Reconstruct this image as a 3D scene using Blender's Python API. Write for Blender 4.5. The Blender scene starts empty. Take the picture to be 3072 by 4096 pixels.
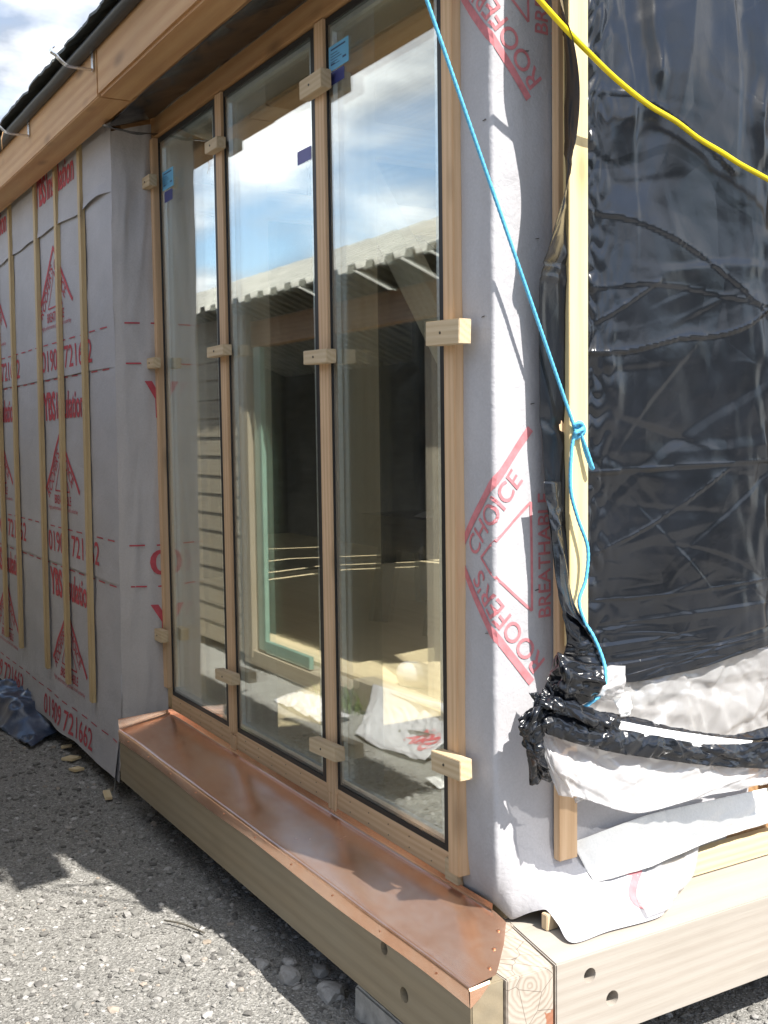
import bpy, bmesh, math, random
from mathutils import Vector, Matrix, noise
import numpy as np
random.seed(7); rng = np.random.default_rng(11)
S = bpy.context.scene; COL = S.collection; R = math.radians

# ------------------------------------------------------------------ camera
cam = bpy.data.objects.new("camera", bpy.data.cameras.new("camera")); COL.objects.link(cam)
cam.data.sensor_fit = 'VERTICAL'; cam.data.sensor_height = 24.0
cam.data.lens = 24.0 * 1108.39 / 1024.0
cam.data.clip_start = 0.02; cam.data.clip_end = 1000
right = Vector((0.507159, 0.861750, -0.013293)); down = Vector((0.054035, -0.047186, -0.997424)); fwd = Vector((-0.860157, 0.505134, -0.070495))
cam.matrix_world = Matrix.Translation((1.88655, -1.53496, 1.19245)) @ Matrix((right, -down, -fwd)).transposed().to_4x4()
S.camera = cam
# ------------------------------------------------------------------ sun, sky, exposure
SUN = Vector((0.72, 0.20, 1.0)).normalized()
sun = bpy.data.objects.new("sun", bpy.data.lights.new("sun", 'SUN')); COL.objects.link(sun)
sun.data.energy = 5.0; sun.data.angle = R(0.53); sun.data.color = (1.0, 0.955, 0.88)
sun.rotation_euler = (-SUN).to_track_quat('-Z', 'Y').to_euler(); sun.location = SUN * 40
S.view_settings.view_transform = 'Standard'; S.view_settings.look = 'None'
S.view_settings.exposure = 0.98; S.view_settings.gamma = 1.0
S.render.engine = 'CYCLES'
cy = S.cycles
cy.use_denoising = True; cy.max_bounces = 10; cy.diffuse_bounces = 4; cy.glossy_bounces = 5; cy.transparent_max_bounces = 24
cy.transmission_bounces = 6; cy.sample_clamp_indirect = 6.0; cy.caustics_reflective = False; cy.caustics_refractive = False

W = bpy.data.worlds.new("World"); S.world = W; W.use_nodes = True
nt = W.node_tree; nt.nodes.clear()
def nn(nt, t, **kw):
    n = nt.nodes.new(t)
    for k, v in kw.items():
        if k in n.inputs.keys(): n.inputs[k].default_value = v
        else: setattr(n, k, v)
    return n
L = nt.links.new
sky = nn(nt, 'ShaderNodeTexSky', sky_type='NISHITA', sun_disc=False, sun_elevation=math.asin(SUN.z), sun_rotation=math.atan2(SUN.x, SUN.y))
sky.air_density = 1.0; sky.dust_density = 0.6; sky.ozone_density = 1.6
bg1 = nn(nt, 'ShaderNodeBackground', Strength=0.125); L(sky.outputs[0], bg1.inputs[0])
tc = nn(nt, 'ShaderNodeTexCoord'); sep = nn(nt, 'ShaderNodeSeparateXYZ'); L(tc.outputs['Generated'], sep.inputs[0])
zz = nn(nt, 'ShaderNodeMath', operation='MAXIMUM'); L(sep.outputs[2], zz.inputs[0]); zz.inputs[1].default_value = 0.0
za = nn(nt, 'ShaderNodeMath', operation='ADD'); L(zz.outputs[0], za.inputs[0]); za.inputs[1].default_value = 0.22
vd = nn(nt, 'ShaderNodeVectorMath', operation='DIVIDE'); L(tc.outputs['Generated'], vd.inputs[0])
cmb = nn(nt, 'ShaderNodeCombineXYZ'); [L(za.outputs[0], cmb.inputs[i]) for i in range(3)]; L(cmb.outputs[0], vd.inputs[1])
mp = nn(nt, 'ShaderNodeMapping'); L(vd.outputs[0], mp.inputs[0]); mp.inputs['Location'].default_value = (7.4, 1.5, 0.0); mp.inputs['Scale'].default_value = (1.0, 1.0, 0.0)
n1 = nn(nt, 'ShaderNodeTexNoise', Scale=1.15, Detail=9.0, Roughness=0.52, Distortion=0.25); L(mp.outputs[0], n1.inputs['Vector'])
r1 = nn(nt, 'ShaderNodeValToRGB'); L(n1.outputs[0], r1.inputs[0])
r1.color_ramp.elements[0].position = 0.43; r1.color_ramp.elements[1].position = 0.58
n2 = nn(nt, 'ShaderNodeTexNoise', Scale=2.3, Detail=6.0, Roughness=0.55); L(mp.outputs[0], n2.inputs['Vector'])
r2 = nn(nt, 'ShaderNodeValToRGB'); L(n2.outputs[0], r2.inputs[0])
r2.color_ramp.elements[0].position = 0.40; r2.color_ramp.elements[0].color = (0.24, 0.27, 0.32, 1)
r2.color_ramp.elements[1].position = 0.64; r2.color_ramp.elements[1].color = (0.98, 0.98, 0.98, 1)
bg2 = nn(nt, 'ShaderNodeBackground', Strength=1.22); L(r2.outputs[0], bg2.inputs[0])
mx = nn(nt, 'ShaderNodeMixShader'); L(r1.outputs[0], mx.inputs[0]); L(bg1.outputs[0], mx.inputs[1]); L(bg2.outputs[0], mx.inputs[2])
wo = nn(nt, 'ShaderNodeOutputWorld'); L(mx.outputs[0], wo.inputs[0])

# ------------------------------------------------------------------ materials
MATS = {}
def mat(name):
    m = bpy.data.materials.new(name); m.use_nodes = True
    b = m.node_tree.nodes['Principled BSDF']; return m, m.node_tree, b
def ramp(nt, fac, stops):
    r = nt.nodes.new('ShaderNodeValToRGB'); e = r.color_ramp.elements
    while len(e) < len(stops): e.new(0.5)
    for i, (p, c) in enumerate(stops): e[i].position = p; e[i].color = (*c, 1)
    nt.links.new(fac, r.inputs[0]); return r.outputs[0]
def mathn(nt, op, a, b=None, clamp=False):
    n = nt.nodes.new('ShaderNodeMath'); n.operation = op; n.use_clamp = clamp
    for i, x in enumerate((a, b)):
        if x is None: continue
        if isinstance(x, (int, float)): n.inputs[i].default_value = x
        else: nt.links.new(x, n.inputs[i])
    return n.outputs[0]
def mixc(nt, fac, a, b, mode='MIX'):
    n = nt.nodes.new('ShaderNodeMix'); n.data_type = 'RGBA'; n.blend_type = mode
    for i, x in zip((0, 6, 7), (fac, a, b)):
        if isinstance(x, (int, float)): n.inputs[i].default_value = x
        elif isinstance(x, tuple): n.inputs[i].default_value = (*x, 1)
        else: nt.links.new(x, n.inputs[i])
    return n.outputs[2]
def coords(nt, scale=(1, 1, 1), rnd=True, kind='Object'):
    t = nt.nodes.new('ShaderNodeTexCoord'); out = t.outputs[kind]
    if rnd:
        oi = nt.nodes.new('ShaderNodeObjectInfo'); v = nt.nodes.new('ShaderNodeVectorMath'); v.operation = 'SCALE'
        cx = nt.nodes.new('ShaderNodeCombineXYZ')
        nt.links.new(oi.outputs['Random'], cx.inputs[0]); nt.links.new(mathn(nt, 'MULTIPLY', oi.outputs['Random'], 0.013), cx.inputs[1]); nt.links.new(mathn(nt, 'MULTIPLY', oi.outputs['Random'], 0.021), cx.inputs[2])
        nt.links.new(cx.outputs[0], v.inputs[0]); v.inputs[3].default_value = 31.0
        a = nt.nodes.new('ShaderNodeVectorMath'); a.operation = 'ADD'; nt.links.new(out, a.inputs[0]); nt.links.new(v.outputs[0], a.inputs[1]); out = a.outputs[0]
    m = nt.nodes.new('ShaderNodeMapping'); m.inputs['Scale'].default_value = scale; nt.links.new(out, m.inputs[0]); return m.outputs[0]
def noisen(nt, vec, scale, detail=4, rough=0.55, dist=0.0):
    n = nt.nodes.new('ShaderNodeTexNoise'); nt.links.new(vec, n.inputs['Vector'])
    n.inputs['Scale'].default_value = scale; n.inputs['Detail'].default_value = detail; n.inputs['Roughness'].default_value = rough; n.inputs['Distortion'].default_value = dist
    return n.outputs[0]
def bump(nt, b, h, strength, dist=0.002, prev=None):
    n = nt.nodes.new('ShaderNodeBump'); n.inputs['Strength'].default_value = strength; n.inputs['Distance'].default_value = dist
    nt.links.new(h, n.inputs['Height'])
    if prev is not None: nt.links.new(prev, n.inputs['Normal'])
    nt.links.new(n.outputs[0], b.inputs['Normal']); return n.outputs[0]

def wood(name, light, dark, rings=1.0, grey=0.0, greycol=(.33, .31, .28), rough=0.62, knots=0.5, stain=None):
    m, nt, b = mat(name)
    v = coords(nt, (0.55, 9, 9)); warp = noisen(nt, v, 1.6, 3)
    v2 = coords(nt, (0.35, 6, 6))
    w = nt.nodes.new('ShaderNodeTexWave'); w.wave_type = 'RINGS'; w.rings_direction = 'X'; nt.links.new(v2, w.inputs['Vector'])
    w.inputs['Scale'].default_value = 3.4 * rings; w.inputs['Distortion'].default_value = 9.0; w.inputs['Detail'].default_value = 3.0; w.inputs['Detail Scale'].default_value = 0.35; w.inputs['Detail Roughness'].default_value = .6
    fine = noisen(nt, coords(nt, (5, 130, 130)), 1.6, 3, 0.6)
    f = mathn(nt, 'ADD', mathn(nt, 'MULTIPLY', w.outputs[1], 0.30), mathn(nt, 'ADD', mathn(nt, 'MULTIPLY', fine, 0.53), mathn(nt, 'MULTIPLY', warp, 0.30)))
    mid = tuple((a * 0.6 + c * 0.4) for a, c in zip(light, dark))
    c = ramp(nt, f, [(0.25, light), (0.55, mid), (0.9, dark)])
    vo = nt.nodes.new('ShaderNodeTexVoronoi'); nt.links.new(coords(nt, (2.4, 7, 7)), vo.inputs['Vector']); vo.inputs['Scale'].default_value = 1.0; vo.inputs['Randomness'].default_value = 1.0
    k = ramp(nt, vo.outputs['Distance'], [(0.05, (knots,) * 3), (0.14, (knots * .35,) * 3), (0.2, (0, 0, 0))])
    c = mixc(nt, k, c, tuple(x * 0.32 for x in dark))
    big = noisen(nt, coords(nt, (1.3, 3, 3)), 2.2, 4)
    c = mixc(nt, ramp(nt, big, [(0.35, (0, 0, 0)), (0.75, (0.5,) * 3)]), c, tuple(x * 0.8 for x in mid))
    if grey:
        g = noisen(nt, coords(nt, (1.0, 4, 4)), 3.0, 5, 0.6)
        c = mixc(nt, mathn(nt, 'MULTIPLY', ramp(nt, g, [(0.3, (0.35,) * 3), (0.7, (1, 1, 1))]), grey), c, greycol)
    nt.links.new(c, b.inputs['Base Color']); b.inputs['Roughness'].default_value = rough; b.inputs['Specular IOR Level'].default_value = 0.3
    bump(nt, b, mathn(nt, 'ADD', fine, mathn(nt, 'MULTIPLY', w.outputs[1], 0.5)), 0.25, 0.0015)
    return m
MW = wood('planed_mullion_wood', (.74, .53, .34), (.52, .32, .17), 0.9, knots=.6)
MB = wood('yellow_batten_wood', (.62, .48, .26), (.42, .28, .12), 1.0, 0.15, knots=.6)
MBR = wood('side_batten_wood', (.80, .66, .38), (.64, .47, .22), 0.7, knots=.6)
MH = wood('rough_header_wood', (.60, .37, .18), (.40, .19, .065), 0.35, 0.10, knots=.8)
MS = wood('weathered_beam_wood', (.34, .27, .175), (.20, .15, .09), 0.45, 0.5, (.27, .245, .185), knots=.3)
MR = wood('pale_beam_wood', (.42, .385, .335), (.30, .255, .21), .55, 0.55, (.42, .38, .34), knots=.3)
MK = wood('offcut_wood', (.70, .56, .37), (.50, .36, .20), 1.0, 0.2, knots=.2)
MP = wood('pale_board_wood', (.74, .62, .40), (.52, .38, .20), 0.8, knots=.4)
MI = wood('interior_pale_wood', (.82, .73, .56), (.68, .58, .42), 0.7, 0.2, knots=.3)
MI2 = wood('interior_larch_wood', (.46, .29, .15), (.28, .15, .07), 0.7, knots=.4)
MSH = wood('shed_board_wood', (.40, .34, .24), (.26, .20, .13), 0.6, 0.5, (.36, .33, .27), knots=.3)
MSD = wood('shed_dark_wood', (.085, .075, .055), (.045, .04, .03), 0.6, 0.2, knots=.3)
MPLY = wood('plywood_floor', (.70, .59, .38), (.56, .44, .26), 0.25, 0.15, knots=.3)

def endgrain():
    m, nt, b = mat('end_grain_wood')
    t = nt.nodes.new('ShaderNodeTexCoord'); mp = nt.nodes.new('ShaderNodeMapping'); nt.links.new(t.outputs['Object'], mp.inputs[0])
    mp.inputs['Location'].default_value = (0, 0.005, 0.03)
    w = nt.nodes.new('ShaderNodeTexWave'); w.wave_type = 'RINGS'; w.rings_direction = 'X'; nt.links.new(mp.outputs[0], w.inputs['Vector'])
    w.inputs['Scale'].default_value = 24; w.inputs['Distortion'].default_value = 4.0; w.inputs['Detail'].default_value = 2; w.inputs['Detail Scale'].default_value = 1.2
    n = noisen(nt, t.outputs['Object'], 14, 5)
    f = mathn(nt, 'ADD', mathn(nt, 'MULTIPLY', w.outputs[1], .55), mathn(nt, 'MULTIPLY', n, .55))
    c = ramp(nt, f, [(.2, (.44, .39, .33)), (.65, (.39, .335, .28)), (.95, (.30, .245, .195))])
    vo = nt.nodes.new('ShaderNodeTexVoronoi'); vo.feature = 'DISTANCE_TO_EDGE'; nt.links.new(t.outputs['Object'], vo.inputs['Vector']); vo.inputs['Scale'].default_value = 16
    cr = ramp(nt, vo.outputs['Distance'], [(0.0, (.8,) * 3), (0.02, (0, 0, 0))])
    c = mixc(nt, cr, c, (.06, .04, .03))
    # old red paint daub near the bottom corner
    sp = nt.nodes.new('ShaderNodeSeparateXYZ'); nt.links.new(t.outputs['Object'], sp.inputs[0])
    n2 = noisen(nt, t.outputs['Object'], 30, 3)
    my = mathn(nt, 'MULTIPLY', mathn(nt, 'GREATER_THAN', mathn(nt, 'ADD', sp.outputs[1], mathn(nt, 'MULTIPLY', n2, .06)), .068), mathn(nt, 'LESS_THAN', mathn(nt, 'ADD', sp.outputs[2], mathn(nt, 'MULTIPLY', n2, .05)), -.075))
    c = mixc(nt, mathn(nt, 'MULTIPLY', my, .8), c, (.30, .09, .03))
    nt.links.new(c, b.inputs['Base Color']); b.inputs['Roughness'].default_value = .75
    bump(nt, b, f, .4, .001); return m
MEG = endgrain()

def simple(name, col, rough=.5, metal=0.0, var=0.15, vscale=8, bumps=None, spec=.5):
    m, nt, b = mat(name)
    t = nt.nodes.new('ShaderNodeTexCoord')
    n = noisen(nt, t.outputs['Object'], vscale, 5)
    c = ramp(nt, n, [(.3, tuple(x * (1 - var) for x in col)), (.7, tuple(min(1, x * (1 + var)) for x in col))])
    nt.links.new(c, b.inputs['Base Color']); b.inputs['Roughness'].default_value = rough; b.inputs['Metallic'].default_value = metal; b.inputs['Specular IOR Level'].default_value = spec
    for s, st, di in (bumps or []): bump(nt, b, noisen(nt, t.outputs['Object'], s, 5), st, di)
    return m
MGASK = simple('black_rubber', (.012, .012, .013), .5)
MALU = simple('spacer_aluminium', (.80, .84, .86), .42, 1.0, .1, 90)
MSEAL = simple('grey_edge_seal', (.20, .23, .24), .35, 0, .1, 60)
MZINC = simple('galvanised_steel', (.70, .72, .75), .25, 1.0, .15, 30)
MSCREW = simple('dark_screw_steel', (.10, .09, .08), .4, .8)
MNAIL = simple('copper_nail', (.60, .33, .21), .45, 1.0)
MRED = simple('red_print', (.47, .085, .105), .7, 0, .12, 60, spec=.2)
MPINK = simple('faded_red_print', (.55, .20, .22), .7, 0, .18, 40, spec=.2)
MBLUEST = simple('blue_sticker', (.14, .44, .70), .5)
MNAVY = simple('navy_sticker', (.05, .06, .22), .5)
MVIOLET = simple('violet_sticker', (.13, .13, .36), .5)
MINK = simple('sticker_ink', (.03, .07, .18), .6)
MSLATE = simple('slate', (.050, .062, .062), .6, 0, .35, 25, [(60, .6, .003)])
MFELT = simple('roof_felt', (.022, .026, .032), .45, 0, .3, 12)
MYEL = simple('yellow_cable_pvc', (.72, .56, .0), .38)
MROPE = simple('blue_rope', (.10, .42, .66), .6, 0, .2, 300)
MGREEN = simple('green_paint', (.20, .32, .26), .45)
MCONC = simple('concrete', (.40, .39, .37), .9, 0, .25, 30, [(120, .6, .002)])
MCORR = simple('fibre_cement_sheet', (.33, .32, .29), .85, 0, .2, 6)
MWHITE = simple('white_film', (.80, .80, .79), .35, 0, .05)

def membrane(name, base):
    m, nt, b = mat(name)
    t = nt.nodes.new('ShaderNodeTexCoord'); o = t.outputs['Object']
    n1 = noisen(nt, o, 3.5, 5, .6); n2 = noisen(nt, o, 160, 3, .6)
    f = mathn(nt, 'ADD', mathn(nt, 'MULTIPLY', n1, .6), mathn(nt, 'MULTIPLY', n2, .4))
    c = ramp(nt, f, [(.3, tuple(x * .86 for x in base)), (.7, tuple(min(1, x * 1.1) for x in base))])
    nt.links.new(c, b.inputs['Base Color']); b.inputs['Roughness'].default_value = .8; b.inputs['Specular IOR Level'].default_value = .15
    p = bump(nt, b, noisen(nt, o, 9, 6, .55, .4), .45, .012)
    p = bump(nt, b, noisen(nt, o, 34, 4, .6, 1.6), .35, .004, p)
    bump(nt, b, n2, .2, .0008, p); return m
MMEM = membrane('grey_breather_membrane', (.445, .44, .462))
MMEM2 = membrane('bounce_tinted_membrane', (.47, .45, .445))  # same membrane, warm bounce from copper and gravel tinted into its colour
MFLEECE = membrane('white_fleece', (.85, .85, .83))

def blackplastic(name='black_polythene', rough=.215, base=(.005, .006, .0085)):
    m, nt, b = mat(name)
    t = nt.nodes.new('ShaderNodeTexCoord'); o = t.outputs['Object']
    n = noisen(nt, o, 5, 5)
    nt.links.new(ramp(nt, n, [(.3, base), (.75, tuple(x * 2.2 for x in base))]), b.inputs['Base Color'])
    nt.links.new(mathn(nt, 'ADD', rough - .05, mathn(nt, 'MULTIPLY', n, .14)), b.inputs['Roughness'])
    b.inputs['Specular IOR Level'].default_value = .6
    def facets(scale, k, stren, dist, prev):
        nz = nt.nodes.new('ShaderNodeTexNoise'); nz.inputs['Scale'].default_value = scale * .6; nt.links.new(o, nz.inputs['Vector'])
        sc = nt.nodes.new('ShaderNodeVectorMath'); sc.operation = 'SCALE'; sc.inputs[3].default_value = .5 / scale; nt.links.new(nz.outputs[1], sc.inputs[0])
        ad = nt.nodes.new('ShaderNodeVectorMath'); ad.operation = 'ADD'; nt.links.new(o, ad.inputs[0]); nt.links.new(sc.outputs[0], ad.inputs[1])
        vo = nt.nodes.new('ShaderNodeTexVoronoi'); vo.inputs['Scale'].default_value = scale
        mq = nt.nodes.new('ShaderNodeMapping'); mq.inputs['Scale'].default_value = (1, 1.25, .62); mq.inputs['Rotation'].default_value = (R(22), 0, 0); nt.links.new(ad.outputs[0], mq.inputs[0]); ad = mq; nt.links.new(ad.outputs[0], vo.inputs['Vector'])
        df = nt.nodes.new('ShaderNodeVectorMath'); df.operation = 'SUBTRACT'; nt.links.new(ad.outputs[0], df.inputs[0]); nt.links.new(vo.outputs['Position'], df.inputs[1])
        cc = nt.nodes.new('ShaderNodeVectorMath'); cc.operation = 'SUBTRACT'; nt.links.new(vo.outputs['Color'], cc.inputs[0]); cc.inputs[1].default_value = (.5, .5, .5)
        dt = nt.nodes.new('ShaderNodeVectorMath'); dt.operation = 'DOT_PRODUCT'; nt.links.new(df.outputs[0], dt.inputs[0]); nt.links.new(cc.outputs[0], dt.inputs[1])
        return bump(nt, b, mathn(nt, 'MULTIPLY', dt.outputs['Value'], k), stren, dist, prev)
    def rid(scale, sx, rot, stren, dist, prev, det=4):
        mq = nt.nodes.new('ShaderNodeMapping'); mq.inputs['Scale'].default_value = sx; mq.inputs['Rotation'].default_value = (R(rot), 0, 0); nt.links.new(o, mq.inputs[0])
        n_ = nt.nodes.new('ShaderNodeTexNoise'); n_.noise_type = 'RIDGED_MULTIFRACTAL'; n_.normalize = True; nt.links.new(mq.outputs[0], n_.inputs['Vector'])
        n_.inputs['Scale'].default_value = scale; n_.inputs['Detail'].default_value = det; n_.inputs['Roughness'].default_value = .5; n_.inputs['Distortion'].default_value = .35
        return bump(nt, b, n_.outputs[0], stren, dist, prev)
    p = facets(7, 1.0, .22, .30, None)
    p = rid(6, (1, 1.3, .7), 25, .07, .012, p)
    bump(nt, b, noisen(nt, o, 45, 3, .5, 1.2), .09, .003, p)
    return m
MBLK = blackplastic()
MBLK2 = blackplastic('crumpled_black_polythene', .19)
MBLUEPL = blackplastic('dark_blue_sheet_plastic', .3, (.02, .03, .055))

def poly(name, opac=.55, tint=(.86, .86, .87)):
    m, nt, b = mat(name)
    nt.nodes.remove(b); out = nt.nodes['Material Output']
    t = nt.nodes.new('ShaderNodeTexCoord'); o = t.outputs['Object']
    df = nt.nodes.new('ShaderNodeBsdfDiffuse'); df.inputs[0].default_value = (*tint, 1)
    tl = nt.nodes.new('ShaderNodeBsdfTranslucent'); tl.inputs[0].default_value = (*tint, 1)
    gl = nt.nodes.new('ShaderNodeBsdfGlossy'); gl.inputs['Roughness'].default_value = .16; gl.inputs[0].default_value = (.9, .9, .9, 1)
    tr = nt.nodes.new('ShaderNodeBsdfTransparent'); tr.inputs[0].default_value = (.95, .95, .95, 1)
    bp = nt.nodes.new('ShaderNodeBump'); bp.inputs['Strength'].default_value = .25; bp.inputs['Distance'].default_value = .006; nt.links.new(noisen(nt, o, 22, 4, .5, .8), bp.inputs['Height'])
    for x in (df, gl, tl): nt.links.new(bp.outputs[0], x.inputs['Normal'])
    def mix(f, a, c):
        x = nt.nodes.new('ShaderNodeMixShader')
        if isinstance(f, float): x.inputs[0].default_value = f
        else: nt.links.new(f, x.inputs[0])
        nt.links.new(a, x.inputs[1]); nt.links.new(c, x.inputs[2]); return x.outputs[0]
    body = mix(.35, df.outputs[0], tl.outputs[0])
    op = mathn(nt, 'ADD', opac - .06, mathn(nt, 'MULTIPLY', noisen(nt, o, 3, 2, .4), .12), True)
    s = mix(op, tr.outputs[0], body)
    lw = nt.nodes.new('ShaderNodeLayerWeight'); lw.inputs[0].default_value = .25; nt.links.new(bp.outputs[0], lw.inputs['Normal'])
    s = mix(mathn(nt, 'ADD', .05, mathn(nt, 'MULTIPLY', lw.outputs['Facing'], .22), True), s, gl.outputs[0])
    nt.links.new(s, out.inputs[0]); return m
def milky_film():
    m, nt, b = mat('beige_milky_film'); nt.nodes.remove(b); out = nt.nodes['Material Output']
    a = nt.nodes.new('ShaderNodeBsdfDiffuse'); a.inputs[0].default_value = (.50, .44, .38, 1); c = nt.nodes.new('ShaderNodeBsdfTranslucent'); c.inputs[0].default_value = (.86, .80, .70, 1)
    x = nt.nodes.new('ShaderNodeMixShader'); x.inputs[0].default_value = .55; nt.links.new(a.outputs[0], x.inputs[1]); nt.links.new(c.outputs[0], x.inputs[2]); nt.links.new(x.outputs[0], out.inputs[0]); return m
MPOLY = poly('clear_polythene', .36, (.82, .82, .83))
MPOLYW = poly('milky_polythene', .50, (.80, .79, .80))

def glass():
    m, nt, b = mat('window_glass'); nt.nodes.remove(b); out = nt.nodes['Material Output']
    gl = nt.nodes.new('ShaderNodeBsdfGlossy'); gl.inputs['Roughness'].default_value = 0.0; gl.inputs[0].default_value = (.97, 1, .98, 1)
    tr = nt.nodes.new('ShaderNodeBsdfTransparent'); tr.inputs[0].default_value = (.978, .988, .978, 1)
    lw = nt.nodes.new('ShaderNodeLayerWeight'); lw.inputs[0].default_value = .5
    f5 = mathn(nt, 'POWER', lw.outputs['Facing'], 3.0)
    fac = mathn(nt, 'ADD', .115, mathn(nt, 'MULTIPLY', f5, .88), True)
    x = nt.nodes.new('ShaderNodeMixShader'); nt.links.new(fac, x.inputs[0]); nt.links.new(tr.outputs[0], x.inputs[1]); nt.links.new(gl.outputs[0], x.inputs[2])
    nt.links.new(x.outputs[0], out.inputs[0]); return m
MGLASS = glass()

def copper():
    m, nt, b = mat('copper_sheet')
    t = nt.nodes.new('ShaderNodeTexCoord'); o = t.outputs['Object']
    n = noisen(nt, o, 5, 6, .6, .6)
    mp = nt.nodes.new('ShaderNodeMapping'); mp.inputs['Scale'].default_value = (3, 14, 14); mp.inputs['Rotation'].default_value = (0, 0, R(25)); nt.links.new(o, mp.inputs[0])
    st = noisen(nt, mp.outputs[0], 3, 5, .6)
    n3 = noisen(nt, o, 17, 5, .65, 1.0)
    c = ramp(nt, mathn(nt, 'ADD', mathn(nt, 'MULTIPLY', n, .55), mathn(nt, 'ADD', mathn(nt, 'MULTIPLY', st, .2), mathn(nt, 'MULTIPLY', n3, .3))), [(.34, (.82, .44, .27)), (.50, (.94, .57, .39)), (.60, (.97, .65, .48)), (.74, (.84, .53, .44))])
    nt.links.new(c, b.inputs['Base Color']); b.inputs['Metallic'].default_value = .88
    nt.links.new(mathn(nt, 'ADD', .13, mathn(nt, 'MULTIPLY', n, .20)), b.inputs['Roughness'])
    bump(nt, b, noisen(nt, o, 4, 2, .4, .3), .12, .012); return m
MCOP = copper()

def gravelmat():
    m, nt, b = mat('grey_gravel_ground')
    t = nt.nodes.new('ShaderNodeTexCoord'); o = t.outputs['Object']
    n1 = noisen(nt, o, 1.6, 6, .6); n2 = noisen(nt, o, 90, 5, .7)
    vo = nt.nodes.new('ShaderNodeTexVoronoi'); vo.inputs['Scale'].default_value = 85; nt.links.new(o, vo.inputs['Vector'])
    vo2 = nt.nodes.new('ShaderNodeTexVoronoi'); vo2.inputs['Scale'].default_value = 190; nt.links.new(o, vo2.inputs['Vector'])
    c = ramp(nt, mathn(nt, 'ADD', mathn(nt, 'MULTIPLY', n1, .45), mathn(nt, 'MULTIPLY', n2, .55)), [(.3, (.15, .145, .135)), (.5, (.235, .23, .215)), (.72, (.33, .32, .30))])
    hs = nt.nodes.new('ShaderNodeSeparateColor'); nt.links.new(vo2.outputs['Color'], hs.inputs[0])
    c = mixc(nt, .55, c, ramp(nt, hs.outputs[0], [(.0, (.12, .115, .11)), (.55, (.24, .235, .22)), (.9, (.36, .35, .33)), (1, (.52, .51, .49))]))
    nt.links.new(c, b.inputs['Base Color']); b.inputs['Roughness'].default_value = .95; b.inputs['Specular IOR Level'].default_value = .15
    p = bump(nt, b, vo2.outputs['Distance'], .7, .004)
    p = bump(nt, b, vo.outputs['Distance'], .6, .006, p)
    bump(nt, b, n2, .6, .004, p); return m
MGRAV = gravelmat()
def stonemat():
    m, nt, b = mat('loose_stone')
    g = nt.nodes.new('ShaderNodeNewGeometry'); t = nt.nodes.new('ShaderNodeTexCoord')
    c = ramp(nt, g.outputs['Random Per Island'], [(0, (.11, .105, .10)), (.5, (.23, .225, .21)), (.8, (.30, .29, .275)), (.96, (.42, .41, .40)), (1, (.32, .27, .22))])
    n = noisen(nt, t.outputs['Object'], 45, 5, .65)
    c = mixc(nt, .5, c, ramp(nt, n, [(.3, (.5,) * 3), (.7, (1.25,) * 3)]), 'MULTIPLY')
    nt.links.new(c, b.inputs['Base Color']); b.inputs['Roughness'].default_value = .9; b.inputs['Specular IOR Level'].default_value = .2
    bump(nt, b, noisen(nt, t.outputs['Object'], 130, 4), .5, .002); return m
MSTONE = stonemat()

# ------------------------------------------------------------------ object helpers
WM = {}
FRM = Matrix.Identity(4)
def frame(scale=1.0, off=(0, 0, 0)):
    "setting-out datum: everything placed until the next call is drawn in these units"
    global FRM; FRM = Matrix.Translation(off) @ Matrix.Scale(scale, 4)
SITE = (1.0, (0, 0, 0)); BUILDING = (.9636, (.0687, -.0559, .0434)); LEFT_WALL = (1.03, (-.0566, .0460, -.0358)); SHED = (1.0, (0, -.116, 0))
def to_building(p): return tuple((np.array(p) - BUILDING[1]) / BUILDING[0])
def place(o, world, parent=None):
    world = FRM @ world
    COL.objects.link(o); WM[o.name] = world
    if parent is not None:
        o.parent = parent; o.matrix_parent_inverse = WM[parent.name].inverted()
    o.matrix_basis = world
    return o
def tag(o, label, cat, group=None):
    o['label'] = label; o['category'] = cat
    if group: o['group'] = group
    return o
def thing(name, label, cat, loc=(0, 0, 0), group=None):
    return tag(place(bpy.data.objects.new(name, None), Matrix.Translation(loc)), label, cat, group)
def mesh(name, verts, faces, m, parent=None, smooth=False, origin=None):
    verts = np.asarray(verts, float)
    if origin is None: origin = ((verts[:, 0].min() + verts[:, 0].max()) / 2, (verts[:, 1].min() + verts[:, 1].max()) / 2, verts[:, 2].min())
    me = bpy.data.meshes.new(name); me.from_pydata((verts - np.array(origin)).tolist(), [], faces if isinstance(faces, list) else faces.tolist())
    me.materials.append(m)
    if smooth: me.polygons.foreach_set('use_smooth', [True] * len(me.polygons))
    me.update()
    return place(bpy.data.objects.new(name, me), Matrix.Translation(origin), parent)
def from_bm(name, bm, m, world, parent=None, smooth=False):
    me = bpy.data.meshes.new(name); bm.to_mesh(me); bm.free(); me.materials.append(m)
    if smooth: me.polygons.foreach_set('use_smooth', [True] * len(me.polygons))
    return place(bpy.data.objects.new(name, me), world, parent)
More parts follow.
